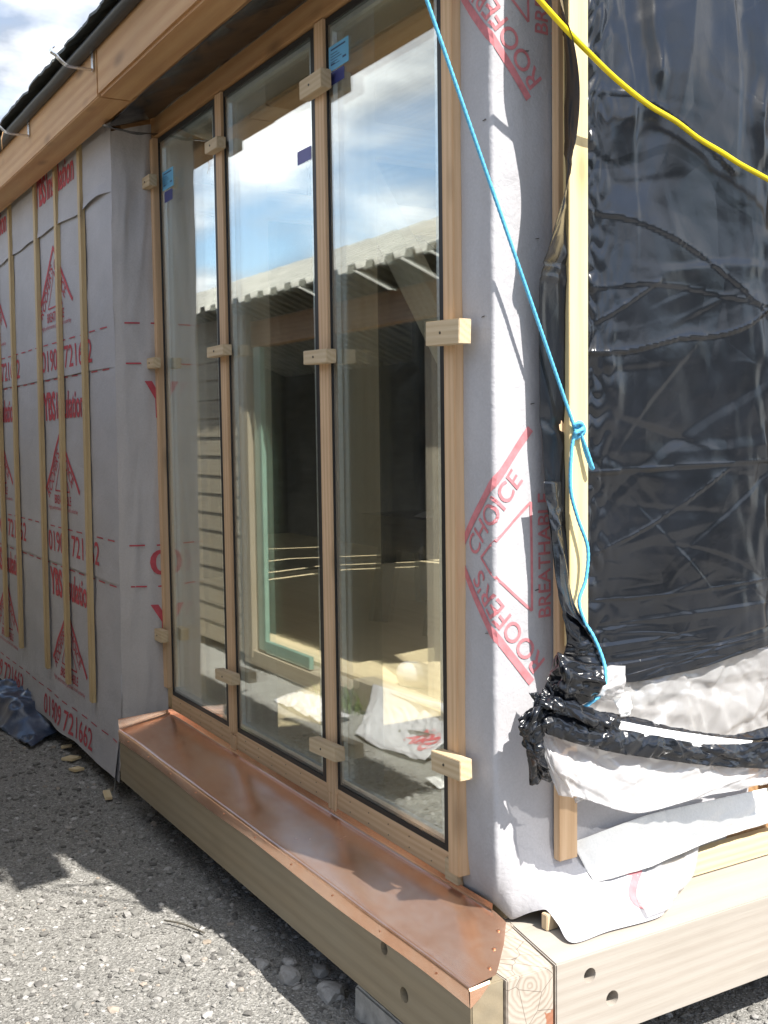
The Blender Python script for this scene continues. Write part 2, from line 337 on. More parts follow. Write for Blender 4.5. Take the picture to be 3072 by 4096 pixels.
def timber(name, p0, p1, w, h, m, parent=None, side=None, bevel=.0018, rough=0.0):
    """a beam from p0 to p1 (axis through the centre); w along 'side', h along the remaining direction"""
    p0, p1 = Vector(p0), Vector(p1); x = (p1 - p0); ln = x.length; x.normalize()
    s = Vector(side) if side is not None else Vector((0, 1, 0))
    z = x.cross(s).normalized(); y = z.cross(x)
    bm = bmesh.new(); bmesh.ops.create_cube(bm, size=1)
    bmesh.ops.scale(bm, vec=(ln, w, h), verts=bm.verts)
    if rough:
        bmesh.ops.subdivide_edges(bm, edges=[e for e in bm.edges if abs(e.verts[0].co.x - e.verts[1].co.x) > ln * .5], cuts=10)
        for v in bm.verts:
            n = noise.noise_vector(v.co * 9 + p0 * 5); v.co.y += n.y * rough; v.co.z += n.z * rough
    if bevel: bmesh.ops.bevel(bm, geom=[e for e in bm.edges if len(e.link_faces) == 2 and e.calc_face_angle() > .5], offset=bevel, segments=2, affect='EDGES', clamp_overlap=True)
    return from_bm(name, bm, m, Matrix.Translation((p0 + p1) / 2) @ Matrix((x, y, z)).transposed().to_4x4(), parent)
def box(name, lo, hi, m, parent=None, bevel=.0015):
    """axis aligned box whose local X runs along its longest side"""
    lo, hi = Vector(lo), Vector(hi); c = (lo + hi) / 2; d = hi - lo
    i = max(range(3), key=lambda k: d[k]); a = Vector((0, 0, 0)); a[i] = d[i] / 2
    s = Vector((0, 1, 0)) if i != 1 else Vector((1, 0, 0))
    w = d.y if i != 1 else d.x; h = {0: d.z, 1: d.z, 2: d.x}[i]
    return timber(name, c - a, c + a, w, h, m, parent, s, bevel)
def catmull(P, t):
    P = np.asarray(P, float); n = len(P) - 1
    t = np.asarray(t, float) * n; i = np.clip(np.floor(t).astype(int), 0, n - 1); f = (t - i)[:, None]
    g = lambda k: P[np.clip(k, 0, n)]
    p0, p1, p2, p3 = g(i - 1), g(i), g(i + 1), g(i + 2)
    p0 = np.where((i == 0)[:, None], 2 * p1 - p2, p0); p3 = np.where((i == n - 1)[:, None], 2 * p2 - p1, p3)
    return .5 * (2 * p1 + (p2 - p0) * f + (2 * p0 - 5 * p1 + 4 * p2 - p3) * f ** 2 + (-p0 + 3 * p1 - 3 * p2 + p3) * f ** 3)
def grid_faces(nu, nv, wrap=False):
    F = []
    for j in range(nv - 1):
        for i in range(nu - (0 if wrap else 1)):
            a = j * nu + i; b = j * nu + (i + 1) % nu
            F.append((a, b, b + nu, a + nu))
    return F
def fbm(p, o=4): return noise.fractal(p, 1.0, 2.1, o)
_fd = [(Vector((rng.normal() * .3, rng.normal(), rng.normal())).normalized(), f, rng.uniform(0, 9)) for f in (3.1, 4.7, 7.3, 9.9, 13.7, 19.0, 27.0, 36.0)]
def creases(p):
    "sharp straight folds: masked triangle waves in random directions"
    h = 0
    for d, f, ph in _fd:
        m = noise.noise(p * (f * .22) + d * 9); m = max(0, m + .25)
        x = p.dot(d) * f + ph + 1.1 * noise.noise(p * (f * .16) + d * 5); h += m * (abs((x % 2) - 1) - .5) * (3.1 / f) ** 1.25
    return h
def ridge(p): return 1 - abs(2 * noise.noise(p))
FLAT = set()
def sheet(name, rows, m, parent=None, nu=60, nv=40, amp=.006, freq=6, cr=0.0, crf=9, seed=0, fold=0.0, fscale=1.0, extra=None, segs=None, smooth_rows=True, thick=.0007, jag=0.0):
    """a cloth lofted through several polylines, wrinkled along its normal, given a real thickness"""
    rr = [catmull(r, np.linspace(0, 1, nu)) for r in rows]; rr = np.array(rr)
    G = np.array([catmull(rr[:, k], np.linspace(0, 1, nv)) if smooth_rows else np.stack([np.interp(np.linspace(0, len(rows) - 1, nv), range(len(rows)), rr[:, k, c]) for c in range(3)], 1) for k in range(nu)])
    G = G.transpose(1, 0, 2)
    du = np.gradient(G, axis=1); dv = np.gradient(G, axis=0); N = np.cross(du, dv); N /= np.linalg.norm(N, axis=2, keepdims=True) + 1e-9
    sd = Vector((seed * 7.3, seed * 3.1, seed)); SEG = np.zeros(nu * nv)
    if segs:
        g_ = np.random.default_rng(seed + 5); ns, w0, w1, slope, hb = segs
        LU = np.linalg.norm(np.diff(G, axis=1), axis=2).sum(1).mean(); LV = np.linalg.norm(np.diff(G, axis=0), axis=2).sum(0).mean()
        uu, vv = np.meshgrid(np.linspace(0, LU, nu), np.linspace(0, LV, nv)); uu = uu.ravel(); vv = vv.ravel()
        for _ in range(ns):
            w = w0 * (w1 / w0) ** g_.random(); cu, cv = g_.uniform(0, LU), g_.uniform(0, LV); hl = w * g_.uniform(2.5, 9)
            th = g_.normal(0, .25) if g_.random() < hb else g_.uniform(0, math.pi)
            bend = g_.normal(0, .12) / hl
            du_, dv_ = uu - cu, vv - cv; t = du_ * math.cos(th) + dv_ * math.sin(th); n_ = -du_ * math.sin(th) + dv_ * math.cos(th) + bend * t * t
            prof = np.clip(1 - np.abs(n_) / np.where(n_ > 0, w, w * g_.uniform(.15, .6)), 0, 1) * np.clip(1 - (t / hl) ** 2, 0, 1)
            SEG += g_.choice((-1, 1)) * slope * w * prof
    V = G.reshape(-1, 3); NN = N.reshape(-1, 3); out = np.empty_like(V)
    for i in range(len(V)):
        p = Vector(V[i]) + sd
        d = amp * fbm(p * freq) + fold * creases(p * fscale) + (extra(V[i], i % nu / (nu - 1)) if extra else 0) + SEG[i] + (cr * (ridge(p * crf + Vector((noise.noise(p * 5), noise.noise(p * 5.3), 0))) ** 3) if cr else 0)
        if jag:
            e = min(i // nu, nv - 1 - i // nu); d += 0
        out[i] = V[i] + NN[i] * d
    F = grid_faces(nu, nv); n = len(out)
    if thick:
        back = out - NN * thick
        F2 = [tuple(reversed([k + n for k in f])) for f in F]
        ring = [i for i in range(nu)] + [j * nu + nu - 1 for j in range(1, nv)] + [(nv - 1) * nu + i for i in range(nu - 2, -1, -1)] + [j * nu for j in range(nv - 2, 0, -1)]
        E = [(ring[k], ring[k] + n, ring[(k + 1) % len(ring)] + n, ring[(k + 1) % len(ring)]) for k in range(len(ring))]
        out = np.vstack([out, back]); F = F + F2 + E
    return mesh(name, out, F, m, parent, name not in FLAT)
def tube(name, pts, r, m, parent=None, n=10, seg=None, lobes=0, twist=0.0, closed_caps=True, rfun=None):
    pts = np.asarray(pts, float); ln = np.linalg.norm(np.diff(pts, axis=0), axis=1).sum()
    seg = seg or max(8, int(ln / (r * (1.0 if lobes else 3))))
    P = catmull(pts, np.linspace(0, 1, seg)); T = np.gradient(P, axis=0); T /= np.linalg.norm(T, axis=1, keepdims=True)
    up = Vector((0.3, 1, .2)).normalized(); V = []; dist = 0
    for k in range(seg):
        t = Vector(T[k]); a = (up - t * up.dot(t)).normalized(); up = a; b = t.cross(a)
        if k: dist += np.linalg.norm(P[k] - P[k - 1])
        for i in range(n):
            th = 2 * math.pi * i / n; rr = r * (rfun(k / (seg - 1), th) if rfun else 1)
            if lobes: rr *= .86 + .20 * abs(math.cos(lobes * .5 * (th) ))
            ph = th + twist * dist
            V.append(Vector(P[k]) + (a * math.cos(ph) + b * math.sin(ph)) * rr)
    F = grid_faces(n, seg, True)
    if closed_caps: F += [tuple(range(n - 1, -1, -1)), tuple((seg - 1) * n + i for i in range(n))]
    return mesh(name, [tuple(v) for v in V], F, m, parent, True)
def drum(name, c, axis, r, l, m, parent=None, n=14):
    a = Vector(axis).normalized(); bm = bmesh.new()
    bmesh.ops.create_cone(bm, cap_ends=True, segments=n, radius1=r, radius2=r * .93, depth=l)
    return from_bm(name, bm, m, Matrix.Translation(c) @ a.to_track_quat('Z', 'Y').to_matrix().to_4x4(), parent)
def drill(o, cutters):
    """cut round bolt holes (centre, axis, radius, depth) into a finished mesh"""
    for c, ax, r, dep in cutters:
        bm = bmesh.new(); bmesh.ops.create_cone(bm, cap_ends=True, segments=28, radius1=r, radius2=r, depth=dep * 2)
        me = bpy.data.meshes.new('t'); bm.to_mesh(me); bm.free(); k = bpy.data.objects.new('t', me)
        COL.objects.link(k); k.matrix_world = Matrix.Translation(c) @ Vector(ax).to_track_quat('Z', 'Y').to_matrix().to_4x4()
        md = o.modifiers.new('b', 'BOOLEAN'); md.object = k; md.operation = 'DIFFERENCE'; md.solver = 'EXACT'
        bpy.context.view_layer.update(); dg = bpy.context.evaluated_depsgraph_get()
        nm = bpy.data.meshes.new_from_object(o.evaluated_get(dg)); o.modifiers.clear(); old = o.data; o.data = nm; nm.name = old.name
        bpy.data.objects.remove(k); bpy.data.meshes.remove(me)

# ------------------------------------------------------------------ print (lettering) helpers
_tc = {}
def glyphs(s, bold=0.0):
    k = (s, bold)
    if k not in _tc:
        c = bpy.data.curves.new('t', 'FONT'); c.body = s; c.size = 1; c.offset = bold; c.resolution_u = 4; c.fill_mode = 'FRONT'
        o = bpy.data.objects.new('t', c); COL.objects.link(o); bpy.context.view_layer.update()
        me = bpy.data.meshes.new_from_object(o.evaluated_get(bpy.context.evaluated_depsgraph_get()))
        v = np.array([x.co[:2] for x in me.vertices]); f = [tuple(p.vertices) for p in me.polygons]
        bpy.data.objects.remove(o); bpy.data.meshes.remove(me); v[:, 0] -= v[:, 0].min(); v[:, 1] /= .70
        _tc[k] = (v, f)
    return _tc[k]
class Print:
    def __init__(s): s.v = []; s.f = []
    def add(s, v, f):
        n = len(s.v); s.v += [tuple(x) for x in v]; s.f += [tuple(i + n for i in q) for q in f]
    def text(s, t, u, v, h, w=None, rot=0.0, bold=.015):
        g, f = glyphs(t, bold); g = g.copy(); w = w or g[:, 0].max() * h * .7 ; g[:, 0] *= w / g[:, 0].max(); g[:, 1] *= h
        c, sn = math.cos(rot), math.sin(rot)
        s.add(np.stack([u + g[:, 0] * c - g[:, 1] * sn, v + g[:, 0] * sn + g[:, 1] * c], 1), f)
    def line(s, a, b, w):
        a, b = np.array(a, float), np.array(b, float); d = b - a; L = np.linalg.norm(d); d /= L; n = np.array((-d[1], d[0])) * w / 2
        k = max(1, int(L / .03)); P = [a + d * L * i / k for i in range(k + 1)]
        s.add([p + n for p in P] + [p - n for p in P], [(i, i + k + 1, i + k + 2, i + 1) for i in range(k)])
    def logo(s, u, v, arm=.30, hgt=.27, rot=False):
        q = Print(); q.line((-arm, -hgt), (0, 0), .020); q.line((0, 0), (arm, -hgt), .020)
        ih = .110; b = .135
        q.line((-b, -hgt), (0, -ih), .007); q.line((0, -ih), (b, -hgt), .007); q.line((-b, -hgt), (b, -hgt), .007)
        a = math.atan2(hgt, arm)
        na = (math.sin(a), -math.cos(a)); o = .066
        q.text("ROOFER'S", -arm * .97 + na[0] * o, -hgt * .97 + na[1] * o, .050, .31, a, .010)
        q.text("CHOICE", arm * .13 - na[0] * o, -hgt * .13 + na[1] * o, .050, .25, -a, .010)
        q.text("BREATHABLE", -.155, -hgt - .062, .042, .31, 0, .012)
        q.text("High performance pitched roof underlay", -.27, -hgt - .092, .019, .54, 0, .0)
        p = np.array(q.v)
        if rot: p = np.stack([-p[:, 1], p[:, 0]], 1)   # turned a quarter anticlockwise
        s.add(p + np.array((u, v)), q.f)
    def build(s, name, fn, m, parent, cut=0.0):
        bm = bmesh.new(); vs = [bm.verts.new((x, y, 0)) for x, y in s.v]
        for f in s.f:
            try: bm.faces.new([vs[i] for i in f])
            except ValueError: pass
        if cut:
            bmesh.ops.triangulate(bm, faces=bm.faces)
            for _ in range(3):
                e = [e for e in bm.edges if e.calc_length() > cut]
                if e: bmesh.ops.subdivide_edges(bm, edges=e, cuts=1); bmesh.ops.triangulate(bm, faces=bm.faces)
        V = [fn(v.co.x, v.co.y) for v in bm.verts]; bm.verts.index_update()
        F = [tuple(v.index for v in f.verts) for f in bm.faces]; bm.free()
        return mesh(name, V, F, m, parent)

# ================================================================== SETTING: gravel ground
GZ = -.35
def gz(x, y): return GZ + .012 * fbm(Vector((x * 1.3, y * 1.3, 3)), 3) + .007 * fbm(Vector((x * 9, y * 9, 1)), 3)
xs = np.concatenate([-np.geomspace(150, 7.2, 14), np.arange(-7, .25, .022), np.geomspace(.4, 150, 16)])
ys = np.concatenate([-np.geomspace(150, 1.9, 16), np.arange(-1.75, .3, .022), np.geomspace(.4, 150, 16)])
V = [(x, y, gz(x, y)) for y in ys for x in xs]
g = mesh('gravel_ground', V, grid_faces(len(xs), len(ys)), MGRAV, smooth=True, origin=(0, 0, 0)); g['kind'] = 'structure'

# loose gravel (stuff) and individually visible stones
_ico = bmesh.new(); bmesh.ops.create_icosphere(_ico, subdivisions=1, radius=1); IV = np.array([v.co[:] for v in _ico.verts]); IF = np.array([[v.index for v in f.verts] for f in _ico.faces]); _ico.free()
_ico = bmesh.new(); bmesh.ops.create_icosphere(_ico, subdivisions=3, radius=1); IV3 = np.array([v.co[:] for v in _ico.verts]); IF3 = [tuple(v.index for v in f.verts) for f in _ico.faces]; _ico.free()
def scatter(n, x0, x1, y0, y1, smin, smax, pw=2.6):
    Vs, Fs, k = [], [], 0
    for _ in range(n):
        x, y = rng.uniform(x0, x1), rng.uniform(y0, y1)
        sz = smin * (1 - rng.random() * (1 - (smin / smax) ** (pw - 1))) ** (-1 / (pw - 1))
        v = IV * (1 + rng.uniform(-.28, .28, (len(IV), 1))) * (sz * rng.uniform(.7, 1.3), sz * rng.uniform(.7, 1.2), sz * rng.uniform(.4, .75))
        a = rng.uniform(0, 6.28); c, s = math.cos(a), math.sin(a)
        v = v @ np.array(((c, -s, 0), (s, c, 0), (0, 0, 1)))
        Vs.append(v + (x, y, gz(x, y) + sz * .15)); Fs.append(IF + k); k += len(IV)
    return np.vstack(Vs), np.vstack(Fs)
a1, f1 = scatter(11000, -3.2, -.3, -1.05, .0, .0028, .016)
a2, f2 = scatter(3500, -5.6, -3.2, -.75, .0, .004, .016)
a3, f3 = scatter(1600, -.3, .25, .15, 1.2, .0035, .014)
gs = mesh('loose_gravel', np.vstack([a1, a2, a3]), np.vstack([f1, f2 + len(a1), f3 + len(a1) + len(a2)]), MSTONE, origin=(0, 0, GZ))
gs['kind'] = 'stuff'; tag(gs, 'loose grey and white gravel chippings over the yard beside the building', 'gravel')
def stone(x, y, s, label, seed, m=MSTONE, flat=.7):
    v = IV3.copy(); out = []
    for p in v:
        d = 1 + .35 * noise.noise(Vector(p) * 1.4 + Vector((seed, seed * 2, 0))) + .14 * noise.noise(Vector(p) * 4 + Vector((seed, 0, 0)))
        q = p * d; q = np.sign(q) * np.minimum(np.abs(q), .82 + .1 * math.sin(seed)); out.append(q * s * np.array((1.15, .9, flat)))
    out = np.array(out) + (x, y, gz(x, y) + s * flat * .55)
    tag(mesh('stone', out, IF3, m, smooth=False), label, 'stone', 'larger stones on the gravel')
stone(-.735, -.185, .040, 'largest angular grey stone on the gravel under the beam near the concrete block', 3)
stone(-.885, -.240, .034, 'second largest flat grey stone, left of the biggest one beside the beam', 9)
stone(-.865, -.150, .027, 'pale upright stone tight under the beam edge behind the two larger ones', 5)
stone(-.99, -.275, .020, 'small pale stone at the shadow edge, nearest the sunlit gravel', 14)
stone(-.955, -.205, .022, 'small whitish stone behind the flat grey stone by the beam', 21)
stone(-1.15, -.45, .017, 'white pebble in the sunlit gravel closest to the shadow line', 31)
stone(-1.55, -.50, .016, 'brownish grey pebble half in the roof shadow on the gravel', 42)

# concrete pad block under the beam
cb = timber('concrete_block', (-.62, -.09, -.315), (-.36, -.09, -.315), .17, .10, MCONC, None, (0, 1, 0), .006, .004)
tag(cb, 'rough pale concrete block propping the sill beam above the gravel', 'block')

# ================================================================== sill beams
lb = thing('sill_beam', 'weathered olive brown timber beam with two bolt holes under the copper sill', 'beam', (-1.3, -.11, -.21))
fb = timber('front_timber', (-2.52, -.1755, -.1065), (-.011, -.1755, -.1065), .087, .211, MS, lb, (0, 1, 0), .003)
drill(fb, [((-.382, -.219, -.060), (0, 1, 0), .0165, .07), ((-.290, -.219, -.137), (0, 1, 0), .0185, .07)])
v = [(-2.52, -.131, -.212), (-.001, -.131, -.212), (-.001, -.002, -.212), (-.21, .034, -.212), (-.21, .06, -.212), (-2.52, .06, -.212)]
bm = bmesh.new(); lo = [bm.verts.new((x + .001, y + .065, z)) for x, y, z in v]; hi = [bm.verts.new((x + .001, y + .065, -.001)) for x, y, z in v]
bm.faces.new(lo[::-1]); bm.faces.new(hi)
for i in range(6): bm.faces.new((lo[i], lo[(i + 1) % 6], hi[(i + 1) % 6], hi[i]))
bmesh.ops.bevel(bm, geom=[e for e in bm.edges if e.calc_length() > .1], offset=.0025, segments=2, affect='EDGES')
from_bm('end_grain_timber', bm, MEG, Matrix.Translation((-.001, -.065, 0)), lb)
rb = thing('sill_beam', 'pale grained timber beam with two bolt holes running along the sunlit side wall', 'beam', (-.15, 1.2, -.21))
v = [(0, .004), (0, 3.2), (-.34, 3.2), (-.34, .07), (-.206, .041)]
bm = bmesh.new(); c0 = Vector((-.15, 1.2, -.21))
to = lambda x, y, z: (y - c0.y, -(x - c0.x), z - c0.z)
lo = [bm.verts.new(to(x, y, -.212)) for x, y in v]; hi = [bm.verts.new(to(x, y, 0)) for x, y in v]
bm.faces.new(lo); bm.faces.new(hi[::-1])
for i in range(5): bm.faces.new((lo[i], hi[i], hi[(i + 1) % 5], lo[(i + 1) % 5]))
bmesh.ops.recalc_face_normals(bm, faces=bm.faces)
bmesh.ops.bevel(bm, geom=[e for e in bm.edges if e.calc_length() > .1], offset=.003, segments=2, affect='EDGES')
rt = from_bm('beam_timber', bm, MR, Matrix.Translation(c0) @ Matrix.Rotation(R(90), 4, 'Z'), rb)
drill(rt, [((-.001, .103, -.051), (1, 0, 0), .0175, .07), ((-.001, .171, -.124), (1, 0, 0), .0185, .07)])

# ================================================================== copper sill
cs = thing('copper_sill', 'new copper sill flashing with nailed front lip under the three windows', 'sill', (-1.3, -.1, 0))
prof_x = np.concatenate([np.linspace(-2.505, -.24, 46), np.linspace(-.225, -.010, 16)])
TILT = lambda y: .034 * (y + .222) / .222
rows = []
for x in prof_x:
    yb = .002 if x < -.231 else np.interp(x, [-.231, -.169, -.099, -.028, .0], [.002, -.008, -.066, -.135, -.166])
    lip = .041 + .004 * math.sin(x * 7)
    wob = .0025 * noise.noise(Vector((x * 3.3, 0, 5)))
    pr = [(-.2245 + wob, -lip), (-.2265 + wob, -.004), (-.2245 + wob, .0035)]
    for t in np.linspace(.05, 1, 14):
        y = -.2245 + (yb + .2245) * t; pr.append((y, .0045 + TILT(y) + .0022 * noise.noise(Vector((x * 3, t * 1.6, 1)))))
    rows.append([(x, y, z) for y, z in pr])
rows = np.array(rows); nv_, nu_ = rows.shape[:2]
mesh('sill_sheet', rows.reshape(-1, 3), grid_faces(nu_, nv_), MCOP, cs, True)
# packing under the sloping sheet
bv = [(-2.50, -.215, -.001), (-.06, -.215, -.001), (-.235, -.004, -.001), (-2.50, -.004, -.001), (-2.50, -.215, .0005), (-.06, -.215, .0005), (-.235, -.004, .029), (-2.50, -.004, .029)]
mesh('packing_wedge', bv, [(3, 2, 1, 0), (4, 5, 6, 7), (0, 1, 5, 4), (1, 2, 6, 5), (2, 3, 7, 6), (3, 0, 4, 7)], MS, cs)
ux = np.linspace(-2.53, -.229, 50); up = []
for x in ux: up.append([(x, -.012, .0365), (x, -.0055, .0385), (x, -.0040, .0450), (x, -.0035 + .001 * noise.noise(Vector((x * 6, 0, 0))), .060 + .002 * math.sin(5 * x))])
mesh('upstand', np.array(up).reshape(-1, 3), grid_faces(4, 50), MCOP, cs, True)
le = []
for t in np.linspace(0, 1, 14):
    x, y = -2.508 - .012 * t, -.224 + .222 * t; h = .026 * (1 - t) + .010
    le.append([(x + .008, y, TILT(y) + .005), (x + .001, y, TILT(y) + .010), (x - .004, y, TILT(y) + .008 + h)])
mesh('end_upturn', np.array(le).reshape(-1, 3), grid_faces(3, 14), MCOP, cs, True)
mesh('end_lip', [(-.0095, -.2265, .003), (-.0085, -.172, .008), (-.0055, -.2265, -.002), (-.0045, -.174, .003), (-.0045, -.2265, -.040), (-.004, -.200, -.022)], [(0, 1, 3, 2), (2, 3, 5, 4)], MCOP, cs)
for x in np.linspace(-2.38, -.14, 10):
    drum('nail', (x, -.2270, -.018), (0, -1, 0), .0024, .003, MNAIL, cs, 10)
for x, y in ((-.040, -.150), (-.095, -.098), (-.150, -.045)): drum('nail', (x, y, .006 + TILT(y)), (0, 0, 1), .0036, .003, MNAIL, cs, 10)

# ================================================================== glazed window
frame(*BUILDING)
wn = thing('glazed_window', 'timber framed window of three tall double glazed panes above the copper sill', 'window', (-1.55, .07, .0))
box('sill_rail', (-2.66, .058, .006), (-.458, .105, .082), MW, wn)
box('head_rail', (-2.70, .046, 2.437), (-.40, .12, 2.515), MH, wn)
for x in np.arange(-2.55, -.5, .115):
    for z in (.030, .062): drum('pin', (x, .0575, z), (0, -1, 0), .0022, .0012, MSCREW, wn, 6)
def mull(x0, x1, y0, y1, z0, z1, m=MW): return box('mullion', (x0, y0, z0), (x1, y1, z1), m, wn, .002)
ml = [mull(-2.715, -2.655, .036, .10, .11, 2.434), mull(-1.998, -1.938, .049, .10, .075, 2.434), mull(-1.196, -1.136, .049, .10, .062, 2.434), mull(-.456, -.408, .020, .10, .055, 2.60)]
for x, hgt in ((-1.99, .054), (-1.188, .054)): box('mullion_foot', (x, .050, .008), (x + .05, .0575, .008 + hgt), MW, wn)
box('mullion_foot', (-.512, .046, .012), (-.452, .0575, .07), MK, wn)
for x0, x1 in ((-2.643, -2.040), (-1.934, -1.236), (-1.131, -.530)):
    pn = box('glass_pane', (x0, .0620, .094), (x1, .0652, 2.414), MGLASS, wn, 0)
    box('inner_glass', (x0, .0830, .094), (x1, .0862, 2.414), MGLASS, pn, 0)
    z0, z1 = .094, 2.414
    sp = []; sf = []
    def bar(lo, hi):
        k = len(sp); a, b = lo, hi
        sp.extend([(x, y, z) for x in (a[0], b[0]) for y in (a[1], b[1]) for z in (a[2], b[2])])
        sf.extend([tuple(k + i for i in q) for q in ((0, 1, 3, 2), (4, 6, 7, 5), (0, 4, 5, 1), (2, 3, 7, 6), (0, 2, 6, 4), (1, 5, 7, 3))])
    i, w_ = .010, .014
    bar((x0 + i, .0660, z0 + i), (x0 + i + w_, .0822, z1 - i)); bar((x1 - i - w_, .0660, z0 + i), (x1 - i, .0822, z1 - i))
    bar((x0 + i + w_, .0660, z0 + i), (x1 - i - w_, .0822, z0 + i + w_)); bar((x0 + i + w_, .0660, z1 - i - w_), (x1 - i - w_, .0822, z1 - i))
    mesh('spacer_bar', sp, sf, MALU, pn)
    sp, sf = [], []
    bar((x1 - .001, .0590, z0 - .014), (x1 + .036, .088, z1 + .018)); bar((x0 - .006, .0590, z0 - .014), (x0 + .0010, .088, z1 + .018))
    bar((x0 + .0010, .0590, z0 - .014), (x1 - .001, .088, z0 + .001)); bar((x0 + .0010, .0590, z1 - .001), (x1 - .001, .088, z1 + .018))
    mesh('gasket', sp, sf, MGASK, pn)
    # pale cut edge of the outer glass, then the grey seal
    sp, sf = [], []
    bar((x0 + .0012, .0655, z0 + .0015), (x0 + .0092, .0822, z1 - .0015)); bar((x0 + .0092, .0655, z0 + .0015), (x1 - .011, .0822, z0 + .0095)); bar((x0 + .0092, .0655, z1 - .0095), (x1 - .011, .0822, z1 - .0015))
    mesh('edge_seal', sp, sf, MSEAL, pn)
    if x0 < -2.5: st = (('sticker', -2.612, -2.481, 2.208, 2.284, MBLUEST), ('sticker', -2.592, -2.495, 2.156, 2.200, MNAVY))
    elif x0 < -1.5: st = (('sticker', -1.346, -1.249, 2.046, 2.088, MVIOLET),)
    else: st = (('sticker', -1.122, -.999, 2.272, 2.344, MBLUEST), ('sticker', -1.115, -1.027, 2.230, 2.268, MNAVY))
    for nm, xa, xb, za, zb, mm in st:
        stk = mesh(nm, [(xa, .0612, za), (xb, .0612, za + .001), (xb, .0612, zb), (xa, .0612, zb)], [(0, 1, 2, 3)], mm, pn)
        if mm is MBLUEST:
            p = Print(); w = xb - xa
            p.line((xa + .12 * w, zb - .012), (xa + .85 * w, zb - .012), .005)
            for k in range(5):
                p.line((xa + .1 * w, zb - .024 - .008 * k), (xa + w * (.45 + .3 * ((k * 7) % 3) / 3), zb - .024 - .008 * k), .0022)
            p.line((xb - .3 * w, za + .022), (xb - .12 * w, za + .022), .006); p.line((xa + .1 * w, za + .018), (xa + .3 * w, za + .018), .005)
            p.build('printing', lambda u, v_: (u, .0609, v_), MINK, stk)
# retaining blocks screwed over the glass edges
def block(xa, xb, z0, z1, y0=.012, y1=.047, tilt=0.0, m=MK, lab=None):
    zc = (z0 + z1) / 2; d = (xb - xa) / 2 * math.tan(tilt)
    b = timber('retaining_block', (xa, (y0 + y1) / 2, zc - d), (xb, (y0 + y1) / 2, zc + d), y1 - y0, z1 - z0, m, wn, (0, 1, 0), .0015, .0012)
    xm = (xa + xb) / 2; drum('screw', (xm - .008, y0 - .0006, zc), (0, -1, 0), .0038, .0024, MSCREW, b, 8)
    return b
block(-2.700, -2.600, 2.226, 2.272, .001, .034); block(-2.700, -2.615, 1.480, 1.524, .001, .034); block(-2.700, -2.610, .318, .368, .001, .034)
block(-2.010, -1.893, 2.222, 2.262); block(-2.040, -1.880, 1.484, 1.522); block(-2.035, -1.872, .272, .312, tilt=R(1.5))
block(-1.225, -1.080, 2.212, 2.268, tilt=R(1)); block(-1.232, -1.077, 1.408, 1.450, tilt=R(-1)); block(-1.240, -1.062, .188, .232, tilt=R(2))
block(-.478, -.331, 1.408, 1.468, -.018, .0185, tilt=R(-2)); block(-.474, -.342, .328, .380, -.018, .0185, tilt=R(2))
# interior lining posts behind each mullion, and a diagonal brace
for x in (-2.78, -2.030, -1.222, -.470): box('lining_post', (x, .106, -.02), (x + .075, .235, 2.62), MI, wn, .002)
timber('diagonal_brace', (-1.36, .262, 2.12), (-.42, .262, 1.00), .045, .115, MI, wn, (0, 1, 0))

